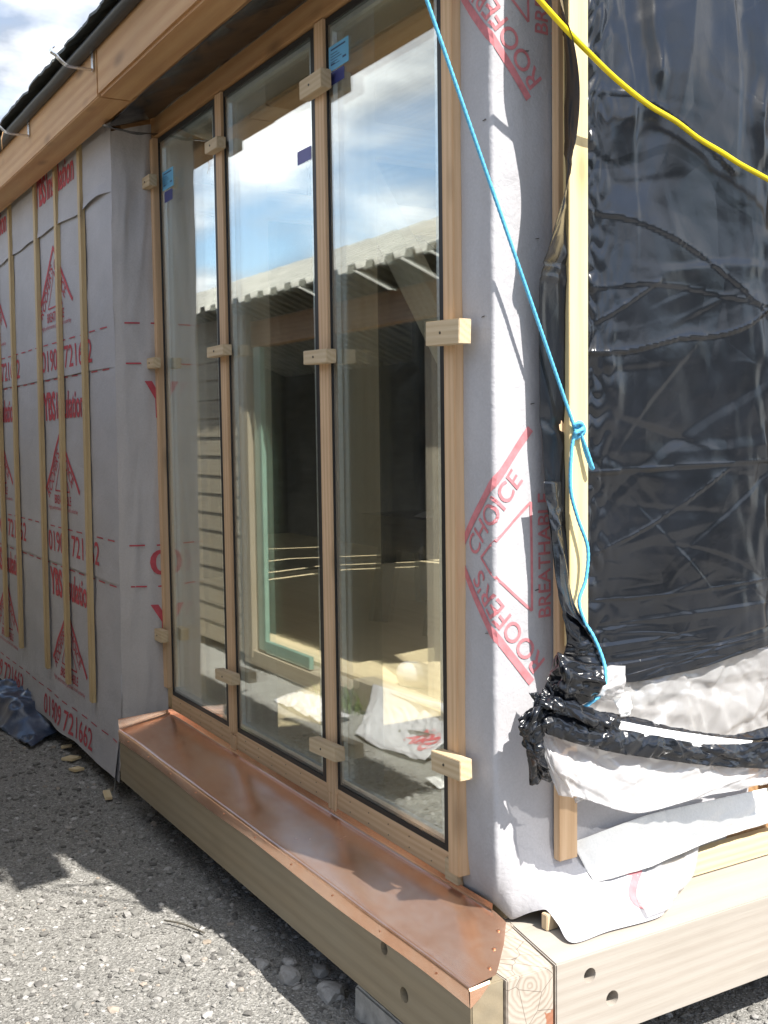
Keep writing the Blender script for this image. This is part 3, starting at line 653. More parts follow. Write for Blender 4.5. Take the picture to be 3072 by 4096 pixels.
# ================================================================== left wall: membrane, cheek, battens
frame(*LEFT_WALL)
mw = thing('membrane_wall', 'grey printed breather membrane stapled over the wall left of the windows', 'wall', (-4.6, -.2, -.2))
YW = -.200
def wy(x, z):
    d = .004 * fbm(Vector((x * 3, z * 3, 0))) + .003 * ridge(Vector((x * 1.8, z * 4.5, 7))) ** 2
    if z < .1: d += (.1 - z) * (.05 + .12 * max(0, noise.noise(Vector((x * 2.2, 1, 3)))))
    return YW - .006 - d
def corner_x(z): return -2.425 - .030 * (2.4 - z)
LAPS = [(2.142, 2.412, .016), (1.472, 2.19, .008), (.598, 1.50, .004), (-.215, .63, .0)]
for k, (z0, z1, off) in enumerate(LAPS):
    nu, nv = 120, 34; V = []
    for j in range(nv):
        for i in range(nu):
            t = j / (nv - 1); x = -7.0 + (corner_x(1.2) + 7.0) * (i / (nu - 1)) ** .75; x = x if i < nu - 1 else corner_x(z0 + (z1 - z0) * t)
            zb = z0 + (.020 * noise.noise(Vector((x * 2.6, k * 9, 1))) if k == 0 else .004 * noise.noise(Vector((x * 2.6, k * 9, 1))))
            if k == 3: zb = z0 + .012 * noise.noise(Vector((x * 2.0, 4, 1)))
            z = zb + (z1 - zb) * t
            gape = (.018 if k == 0 else .004) * max(0, 1 - t * 6) * max(0, noise.noise(Vector((x * 2.1, k * 5, 8))) + .15) if k < 3 else 0
            ed = min(1, max(0, (corner_x(z) - x) / .10)); V.append((x, wy(x, z) - .003 - (off + gape) * ed, z))
    sh = mesh('membrane_sheet', V, grid_faces(nu, nv), MMEM, mw, True)
    P = Print()
    def rowtext(z_ybs, z_num, z_logo, d1, d2, sx=0.0):
        for c in range(3):
            x = -3.61 - 1.342 * c + sx
            if z_ybs is not None:
                P.text('YBS', x, z_ybs, .125, .225, 0, .035); P.text('Insulation', x + .245, z_ybs + .004, .118, .47, 0, .022)
            if z_num is not None: P.text('01909 721662', x + (.01 if z_num > 0 else -.16), z_num, .098, .86, 0, .008)
            if z_logo is not None: P.logo(x + .30, z_logo)
        for z in (d1, d2):
            if z is None: continue
            xx = -2.52
            while xx > -6.8: P.line((xx - .09, z), (xx, z), .005); xx -= .158
    if k == 0: rowtext(2.285, None, None, None, None)
    if k == 1: rowtext(None, 1.508, 2.065, 1.632, None)
    if k == 2: rowtext(1.282, .652, 1.215, .772, 1.466)
    if k == 3: rowtext(.440, -.188, .385, -.06, .585)
    P.v = [(min(u, corner_x(v_) - .004), v_) for u, v_ in P.v]
    P.build('printed_lettering', lambda u, v_: (u, wy(u, v_) - .003 - off * min(1, max(0, (corner_x(v_) - u) / .10)) - .0022, v_), MRED, sh, .05)
# returned cheek beside the first pane
def chk(s, z):
    "s = 0 at the outer corner, 1 at the window"
    x0, y0 = corner_x(z), wy(corner_x(z), z) - .004; x1, y1 = -2.398, -.050
    b = .012 * math.sin(math.pi * s) * (1 + .8 * noise.noise(Vector((s * 2, z * 1.6, 2)))) + .006 * fbm(Vector((s * 3, z * 4, 5)))
    fold = .02 * max(0, noise.noise(Vector((s * 3.5 - z * 1.5, z * .9, 11))))
    return (x0 + (x1 - x0) * s + b + fold * math.sin(math.pi * s), y0 + (y1 - y0) * s, z)
nu, nv = 26, 90
V = [chk(i / (nu - 1), (.045 - .040 * (1 - i / (nu - 1))) + (2.415 - .045) * j / (nv - 1)) for j in range(nv) for i in range(nu)]
ck = mesh('cheek_sheet', V, grid_faces(nu, nv), MMEM2, mw, True)
P = Print(); ln = .17
sy = lambda y: (y + .206) / .156
for z in (1.641, 1.483, .758, .592):
    for ya in (-.172, -.078): P.line((sy(ya) * ln, z), (sy(ya + .055) * ln, z), .006)
for z in (1.275, .380): P.text('YBS', sy(-.108) * ln, z, .135, .26, 0, .035)
P.text('01', sy(-.104) * ln, .640, .100, .16, 0, .008)
P.v = [(min(u, ln * .995), v_) for u, v_ in P.v]
P.build('printed_lettering', lambda u, v_: tuple(np.array(chk(u / ln, v_)) + (.0035, -.0012, 0)), MRED, ck, .04)
# loose lower tail of the membrane at the corner, hanging past the copper
V = []
for j in range(20):
    for i in range(9):
        z = .04 - .30 * j / 19; s = i / 8; ex = .05 * (j / 19) ** .7
        V.append((corner_x(z) - .10 + (.10 + ex * math.sin(s * 3) * .3 - .02 * (j / 19)) * s, wy(corner_x(0), .06) - .006 - .035 * (j / 19) * s, z + (.05 * s * (j / 19) if False else 0)))
mesh('loose_tail', V, grid_faces(9, 20), MMEM, mw, True)
# wall sheathing behind the membrane
box('sheathing', (-7.0, YW, -.20), (-2.57, -.08, 2.398), MI2, mw, 0)
BAT = [(-2.807, -2.878, .045, 'nearest full height pale batten on the membrane wall, closest to the windows'), (-3.205, -3.280, .050, 'pale batten with a dark knot, second from the windows on the membrane wall'),
       (-3.592, -3.672, .054, 'pale batten, third from the windows on the membrane wall'), (-4.148, -4.251, .062, 'pale batten, fourth from the windows on the membrane wall'),
       (-4.52, -4.620, .068, 'pale batten, fifth from the windows, close to the left picture edge'), (-5.05, -5.14, .068, 'farthest pale batten in view, cut by the left picture edge')]
for xt, xb, zb, lab in BAT:
    o = timber('batten', (xb + .02, YW - .030, zb), (xt + .02, YW - .030, 2.400), .020, .040, MB, None, (0, 1, 0), .0015, .0008)
    tag(o, lab, 'batten', 'vertical battens over the membrane wall')

# ================================================================== header beam, soffit, roof, brackets
frame(*BUILDING)
hd = thing('header_beam', 'thick rough sawn timber header above the windows under the slates', 'beam', (-3.5, -.23, 2.45))
timber('header_timber', (-9.0, -.2355, 2.546), (-2.275, -.2355, 2.546), .130, .186, MH, hd, (0, 1, 0), .004, .002)
timber('header_timber', (-2.272, -.2350, 2.546), (-.12, -.2350, 2.546), .130, .186, MH, hd, (0, 1, 0), .010, .002)
sf_rows = [[(-2.66, -.165, 2.452), (-2.0, -.165, 2.462), (-1.2, -.165, 2.455), (.0, -.165, 2.46)], [(-2.66, -.06, 2.480), (-2.0, -.06, 2.492), (-1.2, -.06, 2.486), (0, -.06, 2.49)], [(-2.66, .052, 2.520), (-2.0, .052, 2.522), (-1.2, .052, 2.520), (0, .052, 2.52)]]
so = sheet('soffit_sheet', sf_rows, MBLK, None, 90, 20, .006, 2.5, .0, 4, 3, .004, 1.0, None, (16, .01, .05, .06, .4)); tag(so, 'dull black plastic sheet stapled under the eaves between header and windows', 'plastic sheet')
fl = sheet('soffit_flap', [[(-2.60, -.19, 2.443), (-2.63, -.08, 2.436), (-2.66, .05, 2.452)], [(-2.53, -.19, 2.436), (-2.55, -.08, 2.420), (-2.60, .045, 2.438)]], MBLK, None, 16, 8, .004, 8, .01, 6, 9)
tag(fl, 'loose black flap of the soffit plastic drooping at the inner corner', 'plastic flap')

PITCH = math.tan(R(33))
rf = thing('slate_roof', 'dark slate roof edge with black underfelt above the header', 'roof', (-3.5, -.38, 2.63))
def roof_z(y): return 2.645 + (y + .33) * PITCH if y < 2.2 else 2.645 + (2.53) * PITCH - (y - 2.2) * PITCH
def slab(name, x0, x1, y0, y1, off, th, m):
    V = [(x, y, roof_z(y) + off + d) for d in (0, th) for x in (x0, x1) for y in (y0, y1)]
    return mesh(name, V, [(0, 1, 3, 2), (4, 6, 7, 5), (0, 4, 5, 1), (2, 3, 7, 6), (0, 2, 6, 4), (1, 5, 7, 3)], m, rf)
# deck boards
slab('deck', -9, -.02, -.30, 2.2, .0, .035, MI); slab('deck', -9, -.02, 2.2, 4.6, .0, .035, MI)
# felt drip rolled over the eave
fx = np.linspace(-9, -.01, 120); V = []
for x in fx:
    w = .004 * noise.noise(Vector((x * 3, 0, 0)))
    for y, z in ((-.304, 2.622), (-.318 + w, 2.618), (-.336 + w, 2.622), (-.350 + w, 2.630), (-.352 + w, 2.640), (-.335, 2.650), (-.28, 2.70)): V.append((x, y, z))
mesh('underfelt', V, grid_faces(7, 120), MFELT, rf, True)
for course in range(9):
    V, F = [], []; y0 = -.385 + course * .20; x = -9 + (course % 2) * .12
    while x < -.03:
        w = random.uniform(.17, .25); yy = y0 + random.uniform(-.012, .006); zz = roof_z(yy) + .050 + .004 * course * 0
        k = len(V); x1 = min(x + w - .004, -.005); t = random.uniform(.008, .013); lift = random.uniform(0, .006); n = 5
        lo_, up_ = [], []
        for i in range(n):
            xx = x + (x1 - x) * i / (n - 1); lo_.append((xx, yy + random.uniform(-.006, .006), zz + lift + random.uniform(-.002, .002)))
        for xx, a, b in lo_: up_.append((xx, yy + .27, roof_z(yy + .27) + .042))
        V += lo_ + up_ + [(a, b, c - t) for a, b, c in lo_] + [(a, b, c - t * .7) for a, b, c in up_]
        for i in range(n - 1): F += [(k + i, k + i + 1, k + n + i + 1, k + n + i), (k + 2 * n + i, k + 3 * n + i, k + 3 * n + i + 1, k + 2 * n + i + 1), (k + i, k + 2 * n + i, k + 2 * n + i + 1, k + i + 1)]
        F += [(k, k + n, k + 3 * n, k + 2 * n), (k + n - 1, k + 3 * n - 1, k + 4 * n - 1, k + 2 * n - 1)]
        x += w
    mesh('slate_course', V, F, MSLATE, rf)
for x in np.arange(-6.6, -.3, .6):
    timber('rafter', (x, .02, roof_z(.02) - .075), (x, 2.18, roof_z(2.18) - .075), .045, .14, MI2, rf, (1, 0, 0))

def bracket(x, label):
    b = thing('gutter_bracket', label, 'bracket', (x, -.36, 2.56), 'gutter brackets screwed to the header')
    box('back_plate', (x - .013, -.3075, 2.556), (x + .013, -.3025, 2.640), MZINC, b, .0008)
    arc = [(-.308, 2.5595), (-.34, 2.5595), (-.374, 2.5597), (-.403, 2.563), (-.425, 2.578), (-.441, 2.594), (-.453, 2.600), (-.459, 2.608), (-.452, 2.619), (-.444, 2.622)]
    P = catmull(np.array([(x, y, z) for y, z in arc]), np.linspace(0, 1, 40)); T = np.gradient(P, axis=0); V = []
    for p, t in zip(P, T):
        t = t / np.linalg.norm(t); n = np.array((0, -t[2], t[1])) * .0022
        V += [p + n + (-.012, 0, 0), p + n + (.012, 0, 0), p - n + (.012, 0, 0), p - n + (-.012, 0, 0)]
    mesh('hook_arm', V, grid_faces(4, 40, True) + [(3, 2, 1, 0), (156, 157, 158, 159)], MZINC, b, False)
bracket(-2.31, 'bare galvanised gutter bracket on the header, the nearer and higher one in view')
bracket(-3.34, 'bare galvanised gutter bracket on the header at the left picture edge')
tube('dry_weed', [(-3.33, -.42, 2.56), (-3.32, -.43, 2.52), (-3.335, -.425, 2.48)], .002, MI2, None, 5); tag(bpy.data.objects['dry_weed'], 'wisp of brown dead stalk hanging from the left gutter bracket', 'stalk')

# ================================================================== interior of the building
rm = thing('interior_room', 'dim timber lined room behind the window glass', 'room', (-3.5, 2.2, -.02))
box('floor', (-7, .11, -.06), (-.33, 4.5, -.02), MPLY, rm, 0)
box('back_plate', (-7, 4.40, 2.62), (-.33, 4.5, 2.74), MI2, rm)
def gable(name, x0, x1, ya, m, parent, unboarded=False):
    r = lambda y: roof_z(y) - .012
    yc = [ya, .30, .70, 1.00, 2.2, 3.7, 4.5]; bm = bmesh.new(); G_ = {}
    for a, y in enumerate(yc):
        for b, z in enumerate((-.02, .27, .60, 2.34, r(y))): G_[a, b] = bm.verts.new((x0, y, z))
    for a in range(6):
        for b in range(4):
            if unboarded and ((b == 1 and a in (1, 2)) or (b == 3 and a in (2, 3, 4))): continue  # upper gable opening added out of view to let sun into the room
            bm.faces.new((G_[a, b], G_[a, b + 1], G_[a + 1, b + 1], G_[a + 1, b]))
    e = bmesh.ops.extrude_face_region(bm, geom=bm.faces[:])
    bmesh.ops.translate(bm, vec=(x1 - x0, 0, 0), verts=[v for v in e['geom'] if isinstance(v, bmesh.types.BMVert)])
    bmesh.ops.delete(bm, geom=[v for v in bm.verts if not v.link_faces], context='VERTS'); bmesh.ops.recalc_face_normals(bm, faces=bm.faces)
    return from_bm(name, bm, m, Matrix.Identity(4), parent)
gable('end_wall', -7.05, -7.0, .11, MBLK2, rm); gable('end_wall', -.345, -.318, .115, MI, rm, True)  # far wall coloured black so the room stays dark behind the glass
for x in np.arange(-6.6, -.5, .6): timber('stud', (x, 4.42, 0), (x, 4.42, 2.6), .05, .09, MI2, rm, (0, 1, 0)) 
box('tie_beam', (-2.9, .2, 2.52), (-2.8, 4.4, 2.68), MI, rm); box('tie_beam', (-4.5, .2, 2.52), (-4.4, 4.4, 2.68), MI, rm)
box('wall_plate', (-7, .125, 2.62), (-.35, .23, 2.70), MI2, rm)
box('front_infill', (-7, -.03, -.02), (-2.86, .10, 2.6), MI2, rm, 0)

# ================================================================== corner membrane wrap with apron over the beam
PATH = catmull(np.array([(-.52, .095), (-.455, .068), (-.41, .050), (-.36, .043), (-.302, .044), (-.2845, .0475), (-.280, .062), (-.280, .13), (-.284, .20), (-.288, .30), (-.290, .45), (-.292, .75), (-.294, 1.15), (-.294, 1.6)]), np.linspace(0, 1, 400))
DS = np.concatenate([[0], np.cumsum(np.linalg.norm(np.diff(PATH, axis=0), axis=1))])
S0 = DS[np.argmin(np.abs(PATH[:, 0] + .289) + np.abs(PATH[:, 1] - .056))]
def wrap(s, z, off=0.0):
    s = s + S0; x, y = np.interp(s, DS, PATH[:, 0]), np.interp(s, DS, PATH[:, 1])
    x2, y2 = np.interp(s + .004, DS, PATH[:, 0]), np.interp(s + .004, DS, PATH[:, 1]); t = Vector((x2 - x, y2 - y)).normalized(); n = Vector((t.y, -t.x))
    d = off + .004 * fbm(Vector((s * 5, z * 2.2, 4))) + .004 * noise.noise(Vector((s * 14, z * 1.1, 9))) + .006 * max(0, noise.noise(Vector((s * 6 + 2, z * .8, 21))))
    return (x + n.x * d, y + n.y * d, z)
cm = thing('corner_membrane', 'grey breather membrane wrapped round the corner post and splayed over the pale beam', 'membrane', (-.3, .06, 0))
APR = [(-.455, .040, .042), (-.405, .028, .025), (-.345, .028, .032), (-.275, .030, .034), (-.238, .046, .012), (-.222, .052, .009), (-.192, .076, .030), (-.160, .096, .046), (-.146, .101, .044), (-.112, .101, .028), (-.055, .098, .0055), (-.055, .210, .0055), (-.050, .370, .0055), (-.11, .45, .006), (-.20, .60, .008), (-.24, .80, .008)]
APR = [to_building(p) for p in APR]
ZB = to_building((0, 0, .0035))[2]
SS = [-.175, -.125, -.062, -.006, .03, .05, .075, .10, .12, .15, .19, .28, .40, .52, .68, .9]
nu = 150; tt = np.linspace(0, 1, nu)
s_ = catmull(np.array([(s, 0) for s in SS]), tt)[:, 0]; ap = catmull(np.array(APR), tt)
zt = np.linspace(2.62, .15, 150); V = [wrap(s, z) for z in zt for s in s_]
top = np.array([wrap(s, .17) for s in s_])
for k, t in enumerate(np.linspace(.04, 1, 26)):
    # fall from the wall, then sweep out to the edge
    base = np.array([wrap(s, .15) for s in s_])
    ctl = base.copy(); ctl[:, 2] = ap[:, 2] + .02; ctl[:, :2] = base[:, :2] * .8 + ap[:, :2] * .2
    q = (1 - t) ** 2 * base + 2 * t * (1 - t) * ctl + t * t * ap
    q[:, 2] += .006 * t * (1 - t) * 4 * np.array([fbm(Vector((a[0] * 12, a[1] * 12, 2))) for a in q])
    q[:, 2] = np.maximum(q[:, 2], ZB); V += [tuple(a) for a in q]
WF = [f for f in grid_faces(nu, 176) if not (s_[f[0] % nu] > .30 and V[f[0]][2] > .24)]
wm_ = mesh('wrap_sheet', V, WF, MMEM, cm, True)
P = Print()
for zc in (.885, 2.305):
    P = Print(); P.logo(-.170, zc, .315, .27, True); P.build('printed_logo', lambda u, v_: wrap(u, v_, .0016), MPINK, wm_, .018)
from mathutils.bvhtree import BVHTree
bv_ = BVHTree.FromPolygons([Vector(a) for a in V], grid_faces(nu, 176))
P = Print(); P.text('2', -.165, .420, .095, .085, R(-100), .008)
def on_apron(u, v_):
    x, y, _ = to_building((u, v_, 0)); h = bv_.ray_cast(Vector((x, y, .12)), Vector((0, 0, -1)))[0]
    return (x, y, (h.z if h else ZB) + .0012)
P.build('printed_number', on_apron, MPINK, wm_, .02)

for sg, z in ((-.035, 1.93), (.118, 1.66), (-.05, 1.47), (.10, 1.26), (.11, .80), (-.04, .70), (.09, 2.10), (.07, .47)):
    a, b_ = Vector(wrap(sg, z, .0022)), Vector(wrap(sg + .011, z + .002, .0022)); timber('staple', a, b_, .0016, .0016, MSCREW, cm, (0, 0, 1), 0)
# small offcut under the flap, sheathing board, grey lower sheet
frame(*SITE)
tag(timber('wood_offcut', (-.150, .108, .001), (-.150, .108, .040), .035, .022, MK, None, (0, 1, 0)), 'small wood offcut standing under the curled membrane flap on the pale beam', 'offcut')

# ================================================================== side wall: boards, black sheet, battens, plastics
frame(*BUILDING)
sw = thing('side_wall', 'pale sheathed side wall behind the plastic sheets on the sunlit gable', 'wall', (-.3, 1.5, 0))
gable('sheathing', -.316, -.300, .16, MI2, sw, True)
box('vapour_film', (-.2985, .27, .225), (-.2965, 1.006, .63), milky_film(), sw, 0)
frame(*SITE); box('base_plate', (-.219, .50, .0035), (-.183, 3.2, .066), MP, sw, .002); frame(*BUILDING)

rows = []
for z, y0 in ((2.75, .292), (2.2, .292), (1.7, .292), (1.3, .292), (.95, .292), (.72, .292), (.60, .33), (.548, .40)):
    rows.append([(-.262, y0, z), (-.259, .35, z), (-.252 + .01 * math.sin(z * 5), .5, z + .0), (-.246 + .012 * math.sin(z * 3 + 1), .7, z), (-.254, .88, z), (-.262, 1.02, z)])
rows[-1] = [(-.245, .38, .556), (-.238, .45, .540), (-.232, .55, .544), (-.232, .70, .550), (-.236, .86, .570), (-.245, 1.03, .585)]
rows[-2] = [(-.255, .32, .61), (-.246, .40, .60), (-.240, .55, .605), (-.238, .70, .61), (-.240, .86, .62), (-.25, 1.03, .63)]
TUCKS = [([(.335, 1.735), (.45, 1.725), (.60, 1.69), (.72, 1.645), (.85, 1.58), (1.0, 1.49)], .010), ([(.32, 1.385), (.46, 1.395), (.62, 1.43), (.78, 1.445), (.90, 1.48), (1.0, 1.54)], .014), ([(.33, 1.455), (.40, 1.49), (.47, 1.53), (.55, 1.575)], .008),
         ([(.33, 1.545), (.55, 1.568), (.80, 1.55), (1.0, 1.53)], .006), ([(.33, 1.085), (.50, 1.09), (.72, 1.095), (.98, 1.10)], .012), ([(.36, .885), (.50, .93), (.66, 1.0), (.82, 1.08)], .006), ([(.32, 2.02), (.42, 2.03), (.54, 2.01), (.66, 1.96), (.82, 1.88)], .008), ([(.32, .76), (.60, .755), (1.0, .77)], .006)]
TPTS = [(catmull(np.array([(a, b, 0) for a, b in q]), np.linspace(0, 1, 70))[:, :2], h) for q, h in TUCKS]
def tucked(p, u):
    y, z = p[1], p[2]; d = 0
    for q, h in TPTS:
        e = q - (y, z); k = np.argmin((e ** 2).sum(1)); r = math.hypot(*e[k])
        if r < .06:
            sgn = 1 if e[k][1] < 0 else -1
            w = .5 + .5 * noise.noise(Vector((k * .13, h * 900, 4))); d += h * ((.16 + .26 * w) * math.exp(-(r / .0036) ** 2) + (.60 * w * math.exp(-r / .020) if sgn > 0 else -.10 * math.exp(-r / .012)))
    # puckers where the batten pins the sheet, pleats hanging from the top
    d += .012 * math.exp(-max(0, y - .32) / .040) * (abs(noise.noise(Vector((y * 30, z * 17, 2)))) * 2 - .5)
    t = min(1, max(0, (z - 1.75) / .35)); d += t * (.016 * noise.noise(Vector((y * 7.5, z * .9, 5))) + .007 * ridge(Vector((y * 9, z * 1.2, 8))))
    d += .010 * math.exp(-max(0, .98 - y) / .06) * noise.noise(Vector((y * 26, z * 9, 6)))
    for yc_, zc_, sg, am in ((.45, 2.02, .050, .026), (.53, 2.10, .026, .018), (.925, 2.05, .034, .022), (.40, 1.30, .03, .012), (.88, .70, .10, .016)):
        e = math.exp(-((y - yc_ + .03 * noise.noise(Vector((z * 6, yc_ * 9, 1)))) / sg) ** 2); t = (z - zc_) / .26
        d += am * e * (max(0, 1 - t) if t > 0 else max(0, 1 + t * 1.7)) * (1 + .25 * noise.noise(Vector((y * 22, z * 14, 3))))
    return -d
bs = sheet('black_sheet', rows, MBLK, None, 190, 520, .007, 2.0, .0, 3.2, 4, .008, 1.0, tucked, (110, .007, .06, .055, .60))
tag(bs, 'large crinkled black polythene sheet covering the sunlit side wall', 'plastic sheet')
# standing flap of the sheet beside the batten
fr, ft = [], []
for z, tx, ty in ((2.75, -.15, .12), (2.35, -.15, .12), (2.18, -.13, .125), (2.08, -.118, .158), (1.96, -.118, .176), (1.83, -.120, .160), (1.70, -.135, .135), (1.60, -.165, .125), (1.54, -.200, .122), (1.39, -.205, .118), (1.22, -.205, .124), (1.06, -.205, .138), (.95, -.20, .150), (.78, -.17, .168), (.71, -.17, .235), (.64, -.19, .30)):
    q_ = min(1, max(0, (1.74 - z) / .34)) * min(1, max(0, (z - .70) / .2)); fr.append((-.249, .240 + .052 * q_, z + .01)); ft.append((tx + (-.240 - tx) * q_, ty + .034 * q_, z))
mid = [tuple(np.array(a) * .5 + np.array(b) * .5 + (-.004, .004, 0)) for a, b in zip(fr, ft)]
bf = sheet('black_flap', [fr, mid, ft], MBLK, None, 200, 24, .003, 3, .0, 5, 12, .004, 1.0, None, (60, .008, .05, .12, .5))
tag(bf, 'free curling edge of black polythene standing out left of the pale upright batten', 'plastic flap')
tag(box('batten', (-.258, .240, .655), (-.232, .300, 2.9), MBR, None, .0015), 'bright pale upright batten holding the black sheet, with the blue rope tied to it', 'batten', 'upright battens on the side wall')
tag(box('batten', (-.278, .224, .105), (-.254, .283, 2.75), MW, None, .0015), 'thin orange batten against the grey membrane, its lower end showing beneath the hanging plastic', 'batten', 'upright battens on the side wall')
tag(box('batten', (-.278, 1.018, .12), (-.245, 1.075, 2.9), MB, None, .0015), 'upright batten at the far right edge of the black sheet', 'batten', 'upright battens on the side wall')

# lower plastics
tag(sheet('clear_sheet', [[(-.262, .26, .60), (-.258, .55, .59), (-.258, .80, .60), (-.262, 1.015, .60)], [(-.255, .27, .45), (-.245, .55, .44), (-.250, .80, .45), (-.262, 1.015, .44)], [(-.250, .27, .25), (-.242, .55, .25), (-.248, .80, .26), (-.262, 1.015, .27)]], MPOLY, None, 90, 60, 0.003, 4, .0, 6, 31, .006, 1.6, None, (120, .01, .06, .16, .2)),
    'clear polythene stretched over the pale board below the black sheet', 'plastic sheet')
hang = [[(-.20, .097, .495), (-.18, .151, .469), (-.17, .289, .421), (-.17, .476, .368), (-.17, .677, .317), (-.18, .903, .271), (-.18, .99, .255)],
        [(-.17, .108, .41), (-.15, .14, .39), (-.145, .254, .35), (-.145, .406, .30), (-.15, .645, .268), (-.155, .868, .239), (-.16, .97, .222)],
        [(-.15, .138, .32), (-.13, .181, .315), (-.12, .242, .289), (-.12, .363, .244), (-.125, .563, .240), (-.14, .857, .229), (-.14, .97, .220)]]
tag(sheet('hanging_sheet', hang, MPOLYW, None, 130, 56, .003, 5, .0, 8, 41, .003, 1.6, None, (90, .008, .05, .20, .05)), 'milky polythene sheet hanging with a pointed hem below the black folded band', 'plastic sheet')
FOLDED = lambda p, u: .0013 * abs((u * 40 + 2.5 * noise.noise(Vector((u * 9, p[2] * 5, 1)))) % 2 - 1) * (1 + noise.noise(Vector((u * 14, 3, 1))))
b1 = [[(-.17, .076, .538), (-.15, .099, .534), (-.14, .263, .478), (-.14, .447, .422), (-.14, .644, .370), (-.14, .855, .347), (-.14, .99, .352)],
      [(-.162, .070, .522), (-.136, .102, .504), (-.128, .258, .450), (-.128, .442, .395), (-.128, .639, .345), (-.128, .850, .312), (-.128, .985, .310)],
      [(-.17, .066, .506), (-.14, .105, .474), (-.13, .254, .419), (-.13, .437, .366), (-.13, .634, .316), (-.13, .844, .274), (-.13, .98, .262)]]
tag(sheet('black_band', b1, MBLK2, None, 300, 22, .002, 9, .0, 12, 51, .004, 3.0, FOLDED, (150, .004, .022, .22, .30)), 'wide creased black plastic band sweeping across the lower side wall', 'plastic band')
bu = [[(-.165, .274, .500), (-.172, .292, .498), (-.17, .422, .464), (-.17, .585, .410), (-.17, .740, .374), (-.17, .901, .376), (-.17, 1.0, .384)],
      [(-.158, .268, .493), (-.160, .282, .488), (-.152, .412, .452), (-.152, .574, .400), (-.152, .728, .369), (-.152, .889, .350), (-.152, .99, .350)],
      [(-.160, .262, .487), (-.165, .274, .485), (-.16, .403, .442), (-.16, .564, .393), (-.16, .718, .366), (-.16, .878, .332), (-.16, .98, .320)]]
tag(sheet('black_fold', bu, MBLK2, None, 240, 14, .002, 9, .0, 12, 57, .004, 3.0, FOLDED, (110, .004, .014, .22, .4)), 'thin folded black plastic edge above the white film strip', 'plastic band')
b2 = [[(-.18, .081, .552), (-.17, .143, .540), (-.155, .28, .491), (-.150, .466, .436), (-.150, .666, .384), (-.150, .807, .352)], [(-.155, .066, .529), (-.15, .127, .510), (-.145, .272, .456), (-.142, .457, .404), (-.142, .655, .358), (-.142, .796, .346)]]
tag(sheet('white_film_strip', b2, MWHITE, None, 120, 12, .001, 12, .0, 14, 55, .002, 2, None, (50, .004, .016, .25, .3)), 'bright white film strip sandwiched between the two black plastic folds', 'film')
# gathered black plastic at the corner: separate thin folds lying over one another
bd = thing('gathered_plastic', 'gathered knot of creased black plastic folds bunched at the corner of the building', 'plastic bundle', (-.16, .14, .36))
def fold(rows, sd, nu=46, nv=40, n=60, sl=.26): return sheet('plastic_fold', rows, MBLK2, bd, nu, nv, .002, 9, .0, 9, sd, .006, 3.4, None, (n, .006, .03, sl, .2), thick=.0008)
fold([[(-.245, .221, 1.069), (-.22, .180, 1.071), (-.215, .146, 1.073)], [(-.24, .227, .932), (-.215, .195, .935), (-.21, .163, .938)], [(-.215, .24, .775), (-.195, .205, .78), (-.19, .172, .792)], [(-.19, .285, .690), (-.18, .235, .685), (-.19, .195, .69)], [(-.16, .300, .612), (-.175, .250, .622), (-.21, .196, .637)]], 101, 30, 90, 40, .16)
fold([[(-.19, .149, .615), (-.16, .140, .668), (-.14, .176, .641), (-.14, .258, .622)], [(-.18, .130, .605), (-.125, .135, .620), (-.115, .175, .605), (-.118, .250, .592)], [(-.17, .120, .597), (-.13, .129, .572), (-.12, .173, .566), (-.13, .246, .559)], [(-.18, .146, .560), (-.15, .158, .540), (-.15, .198, .542), (-.15, .261, .546)]], 102, 50, 44, 70)
fold([[(-.20, .151, .603), (-.18, .125, .59), (-.17, .104, .568), (-.175, .06, .542), (-.175, .034, .516)], [(-.18, .180, .544), (-.15, .140, .56), (-.14, .108, .564), (-.14, .06, .53), (-.155, .034, .500)], [(-.19, .210, .518), (-.165, .150, .52), (-.145, .092, .520), (-.15, .065, .49), (-.16, .051, .466)]], 103)
fold([[(-.18, .040, .500), (-.15, .060, .500), (-.155, .086, .515)], [(-.18, .050, .470), (-.15, .060, .45), (-.155, .098, .46)], [(-.18, .065, .425), (-.155, .072, .41), (-.165, .120, .39)], [(-.195, .083, .345), (-.18, .110, .35), (-.19, .160, .338)]], 104, 30, 60, 40, .28)
fold([[(-.17, .062, .575), (-.155, .091, .577), (-.145, .148, .562), (-.145, .257, .512), (-.15, .330, .482)], [(-.155, .066, .562), (-.14, .085, .562), (-.132, .150, .540), (-.132, .250, .490), (-.138, .320, .467)], [(-.15, .060, .545), (-.14, .076, .550), (-.135, .154, .520), (-.135, .248, .469), (-.14, .315, .452)]], 105, 90, 18, 80)
fold([[(-.165, .030, .520), (-.15, .07, .545), (-.15, .12, .555)], [(-.16, .028, .500), (-.135, .066, .52), (-.135, .11, .53)], [(-.165, .045, .478), (-.14, .072, .50), (-.14, .10, .505)]], 106, 30, 24, 30)
rl = [[(-.20, .190, .614), (-.19, .292, .614), (-.19, .385, .600)], [(-.165, .170, .600), (-.155, .260, .604), (-.155, .352, .590)], [(-.155, .157, .574), (-.145, .242, .578), (-.145, .338, .566)], [(-.165, .179, .535), (-.158, .262, .540), (-.155, .345, .540)], [(-.19, .19, .522), (-.185, .29, .522), (-.185, .37, .526)]]
tag(sheet('film_roll', rl, MPOLYW, None, 50, 40, .002, 7, .0, 8, 63, .003, 3, None, (40, .006, .025, .25, .5)), 'loose roll of white film poking out from under the gathered black plastic', 'film roll')
